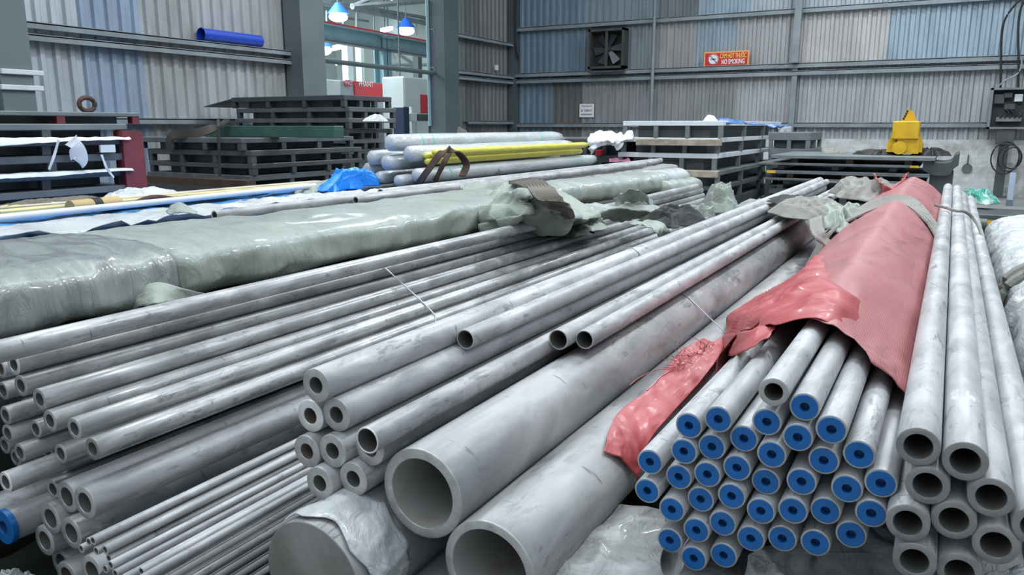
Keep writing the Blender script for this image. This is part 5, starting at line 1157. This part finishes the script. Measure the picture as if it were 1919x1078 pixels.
o = sheet('plastic_sheet', [[PY(1100, 262, Y4 - .1), PY(1112, 250, Y4), PY(1135, 246, Y4 + .2), PY(1160, 250, Y4 + .1), PY(1185, 244, Y4)], [PY(1102, 272, Y4 - .2), PY(1118, 265, Y4 - .2), PY(1140, 262, Y4 - .2), PY(1160, 262, Y4 - .2), PY(1185, 256, Y4 - .1)], [PY(1108, 290, Y4 - .2), PY(1122, 276, Y4 - .2), PY(1145, 272, Y4 - .2), PY(1158, 282, Y4 - .2), PY(1175, 262, Y4 - .15)]], M['white'], None, 40, 20, 0.05, 3, 7, 0.006); tag(o, 'white plastic sheet hanging off the left end of the white topped stack', 'plastic sheet')
o = sheet('plastic_sheet', [[PY(x, 222 + (x - 1345) * 0.09, Y4 + 0.4) for x in (1345, 1380, 1420, 1480)], [PY(x, 229 + (x - 1345) * 0.075, Y4 + 0.2) for x in (1345, 1380, 1420, 1475)]], film('blue_strip_plastic', (0.03, 0.12, 0.35), (0.3, 0.4, 0.5), 0.4), None, 40, 8, 0.04, 3, 9, 0.006); tag(o, 'dark blue plastic edging on top of the white topped stack', 'plastic sheet')
o = sheet('plastic_sheet', [[PX(x, 237, c4x + 0.08) for x in (1458, 1472, 1485)], [PX(x, v, c4x + 0.1) for x, v in ((1460, 258), (1474, 270), (1484, 255))]], M['white'], None, 16, 12, 0.04, 3, 9, 0.006); tag(o, 'white plastic scrap hanging at the right corner of the white topped stack', 'plastic sheet')
o = lump('plastic_bag', PY(1330, 222, Y4 + 0.6), 0.12, 0.1, 0.12, M['white'], 50.1); o.location.z = top4 - 0.01; tag(o, 'small white scrap standing on the white topped stack', 'plastic bag')
# low dark stack left of it
xl0 = PY(1052, 300, 12.8).x; xl1 = PY(1170, 300, 12.8).x; zt = PY(1100, 260, 12.8).z
stack(xl1, 12.8, xl1 - xl0, 1.5, zt - 0.56, [0.28, 0.28], ['dark', 'dark'], 'the low dark stack', 'steel frames of the low dark stack', 0.06, 14, 4, 3, block='dark')
b1 = (PY(1118, 285, 12.76).x, PY(1128, 285, 12.76).x, 12.70, 12.86, zt - 0.28, PY(1123, 281, 12.76).z); o = build('block', boxes(b1, bev=0.01), M['machr']); o.name = 'red_block'; tag(o, 'small bright red block in the low dark stack', 'block')
o = sheet('plastic_sheet', [[PY(x, 297, 12.6) for x in (1142, 1160, 1180)], [PY(x, 304, 12.5) for x in (1142, 1160, 1182)]], plain('pink_plastic', (0.6, 0.2, 0.33), 0.5), None, 12, 6, 0.03, 3, 9, 0.006); tag(o, 'pink plastic scrap under the white topped stack', 'plastic sheet')
# stack behind, to the right of the fourth
Y5 = 15.5; x0 = PY(1440, 250, Y5).x; x1 = PY(1518, 250, Y5).x; z5 = PY(1500, 248, Y5).z
stack(x1, Y5, x1 - x0, 1.5, z5 - 0.6, [0.3, 0.3], ['grey', 'grey'], 'the small stack behind the white topped one', 'steel frames of the small rear stack', 0.03, 15, 3, 3, block='grey', dh=0.5)
# plates with yellow clamp
Y6 = 12.9; px0 = PY(1432, 300, Y6).x; px1 = PY(1738, 300, Y6).x; zp = PY(1600, 293, Y6).z
hsP = [(zp - 0.36, 0.03, 0.0), (zp - 0.24, 0.05, 0.05), (zp - 0.12, 0.035, -0.1), (zp, 0.05, 0.1)]
for k, (z_, th, dx) in enumerate(hsP):
    t = empty('steel_plate', ((px0 + px1) / 2 + dx, Y6 + 1.0, z_ - th), label='wide thin steel plate, %s in the plate stack under the yellow clamp' % ['lowest', 'third from the top', 'second from the top', 'topmost'][k], cat='plate', group='wide plates under the yellow clamp')
    a_ = (px1 - px0) / 2; build('plate', boxes((-a_, a_, -1.0, 1.0, 0, th), bev=0.004), M['mid' if k < 3 else 'grey'], t)
    for xx in (-a_ * 0.7, 0, a_ * 0.7): build('spacer', boxes((xx - 0.05, xx + 0.05, -0.9, 0.9, -0.068, 0)), M['woodd' if k % 2 else 'dark'], t)
    if k in (1, 2): build('yellow_edge', boxes((a_ * (0.9 if k == 2 else -1.0), a_ * (1.0 if k == 2 else -0.88), -1.004, -0.98, 0.004, th - 0.004)), M['ypaint'], t)
zlow = zp - 0.36 - 0.03 - 0.08
bm = bmesh.new()
for k in range(3): box(bm, px0 + 0.1, px1 - 0.1, Y6 + 0.05, Y6 + 1.95, zlow * k / 3 + 0.05, zlow * (k + 1) / 3 - 0.06)
for xx in (px0 + 0.2, (px0 + px1) / 2, px1 - 0.3): box(bm, xx, xx + 0.1, Y6 + 0.1, Y6 + 1.9, 0, zlow)
tag(build('frame_stack', bm, M['dark']), 'dark bearers carrying the wide plates under the yellow clamp', 'frame stack')
# bent dark cradle at right end
bm = bmesh.new(); pr_ = [PY(u, v, Y6 + 0.3) for u, v in [(1732, 294), (1745, 302), (1762, 305), (1782, 303), (1790, 292), (1799, 286)]]
prev = None
for p in path(pr_, 20):
    ring = [bm.verts.new((p.x, Y6 + 0.1, p.z)), bm.verts.new((p.x, Y6 + 1.4, p.z)), bm.verts.new((p.x, Y6 + 1.4, p.z - 0.18)), bm.verts.new((p.x, Y6 + 0.1, p.z - 0.18))]
    if prev:
        for k in range(4): bm.faces.new((prev[k], prev[(k + 1) % 4], ring[(k + 1) % 4], ring[k]))
    else: bm.faces.new(ring)
    prev = ring
bm.faces.new(prev)
xa = PY(1745, 300, Y6).x; xb = PY(1790, 300, Y6).x; zc_ = pr_[2].z - 0.15
box(bm, xa, xb, Y6 + 0.2, Y6 + 1.3, 0, zc_)
tag(build('steel_cradle', bm, M['dark']), 'dark bent steel cradle at the right end of the wide plates', 'cradle')
# yellow lifting clamp
Yc = 13.6; zc0 = zp
x0 = PY(1672, 250, Yc).x; x1 = PY(1722, 250, Yc).x; xw0 = PY(1664, 250, Yc).x; xw1 = PY(1731, 250, Yc).x
zt0 = PY(1690, 227, Yc).z; ztop = PY(1705, 204, Yc).z; zm = PY(1690, 255, Yc).z
t = empty('lifting_clamp', ((x0 + x1) / 2, Yc, zc0), label='yellow painted lifting clamp standing on the wide steel plates', cat='lifting clamp')
ox = (x0 + x1) / 2
build('body', boxes((x0 - ox, x1 - ox, -0.05, 0.5, zm - zc0 - 0.05, zt0 - zc0), bev=0.015), M['ypaint'], t)
build('skirt', boxes((x0 - ox + 0.08, x1 - ox + 0.02, -0.02, 0.46, 0.03, zm - zc0)), M['ypaint'], t)
for sx, xx in ((-1, xw0 - ox), (1, xw1 - ox)):
    bm = bmesh.new(); xi = (x0 - ox + 0.06) if sx < 0 else (x1 - ox - 0.06)
    pts = [(xx, 0.05), (xi, 0.05), (xi, zm - zc0), (xx + sx * -0.05, zm - zc0), (xx, zm - zc0 - 0.12)]
    f0_ = [bm.verts.new((a_, 0.02, b_)) for a_, b_ in pts]; f1_ = [bm.verts.new((a_, 0.44, b_)) for a_, b_ in pts]
    bm.faces.new(f0_); bm.faces.new(f1_)
    for k in range(5): bm.faces.new((f0_[k], f0_[(k + 1) % 5], f1_[(k + 1) % 5], f1_[k]))
    build('jaw', bm, M['ypaint'], t)
bm = bmesh.new(); bmesh.ops.create_cone(bm, segments=24, radius1=0.10, radius2=0.10, depth=0.08, cap_ends=True, matrix=Matrix.Translation((-0.06, -0.08, 0.12)) @ Matrix.Rotation(math.pi / 2, 4, 'X')); build('cam_wheel', bm, M['ypaint'], t, True)
bm = bmesh.new(); xt = PY(1703, 210, Yc).x - ox
for yy in (0.08, 0.34):
    pts = [(x0 - ox + 0.10, zt0 - zc0 - 0.01), (x1 - ox - 0.06, zt0 - zc0 - 0.01), (xt + 0.05, ztop - zc0 - 0.03), (xt - 0.03, ztop - zc0)]
    f0_ = [bm.verts.new((a_, yy, b_)) for a_, b_ in pts]; f1_ = [bm.verts.new((a_, yy + 0.05, b_)) for a_, b_ in pts]
    bm.faces.new(f0_); bm.faces.new(f1_)
    for k in range(4): bm.faces.new((f0_[k], f0_[(k + 1) % 4], f1_[(k + 1) % 4], f1_[k]))
build('lifting_lug', bm, M['ypaint'], t)
bm = bmesh.new()
for k in range(4):
    f_ = 0.15 + 0.2 * k; a_ = Vector((x0 - ox + 0.10, 0.075, zt0 - zc0)).lerp(Vector((xt - 0.03, 0.075, ztop - zc0)), f_); box(bm, a_.x + 0.012, a_.x + 0.04, 0.074, 0.079, a_.z - 0.005, a_.z + 0.025)
build('hazard_stripe', bm, M['black'], t)
for k, (u, rx, h_, lab) in enumerate([(1648, 0.34, 0.10, 'black chain heap left of the yellow clamp'), (1744, 0.22, 0.14, 'black chain heap right of the yellow clamp')]):
    o = lump('chain_heap', PY(u, 285, Yc + 0.2), rx, 0.2, h_, M['black'], 60.3 + k, rough=1.4); o.location.z = zp; tag(o, lab, 'chain')
o = lump('rag', PY(1563, 287, 14.2), 0.2, 0.15, 0.10, M['strap'], 66); o.location.z = zp; tag(o, 'grey rag lying on the wide plates near their left end', 'rag')
# objects on the right floor
o = lump('plastic_bag', PZ(1828, 378, 0.35), 0.28, 0.5, 0.22, film('green_white_bag', (0.05, 0.36, 0.28), (0.6, 0.7, 0.68), 0.4, 0.3, 0, 2.5, 0.4, 0.9, 0.5), 71.2, 0.1); tag(o, 'green and white plastic bag behind the right pile', 'plastic bag')
pz = PZ(1895, 398, 0.28)
t = empty('machine_base', (pz.x, pz.y, 0), label='low dark frame with a yellow edge on the floor at the right edge', cat='frame')
build('frame_plate', boxes((-0.75, 0.9, -0.5, 0.5, 0.22, 0.28), bev=0.01), M['dark'], t); build('yellow_edge', boxes((-0.3, 0.9, -0.53, -0.5, 0.14, 0.2)), M['ypaint'], t)
for sx in (-0.7, 0.8):
    for sy in (-0.42, 0.42): build('leg', boxes((sx - 0.05, sx + 0.05, sy - 0.05, sy + 0.05, 0, 0.22)), M['dark'], t)
build('side_plate', boxes((-0.3, 0.9, -0.5, -0.44, 0.0, 0.22)), M['mid'], t)
# trowel-like tool hanging on the plinth
p = PY(1814, 300, WY - 0.16); t = empty('hanging_tool', (p.x, WY - 0.16, p.z), label='small round tool hanging on the whitewashed plinth', cat='tool')
bm = bmesh.new(); bmesh.ops.create_cone(bm, segments=20, radius1=0.1, radius2=0.1, depth=0.02, cap_ends=True, matrix=Matrix.Translation((0, -0.01, -0.18)) @ Matrix.Rotation(math.pi / 2, 4, 'X')); build('disc', bm, M['mid'], t, True)
build('handle', boxes((-0.012, 0.012, -0.02, 0, -0.1, 0.12)), M['dark'], t)
for o in [o for o in bpy.data.objects if o.get('label') == 'x']: bpy.data.objects.remove(o)
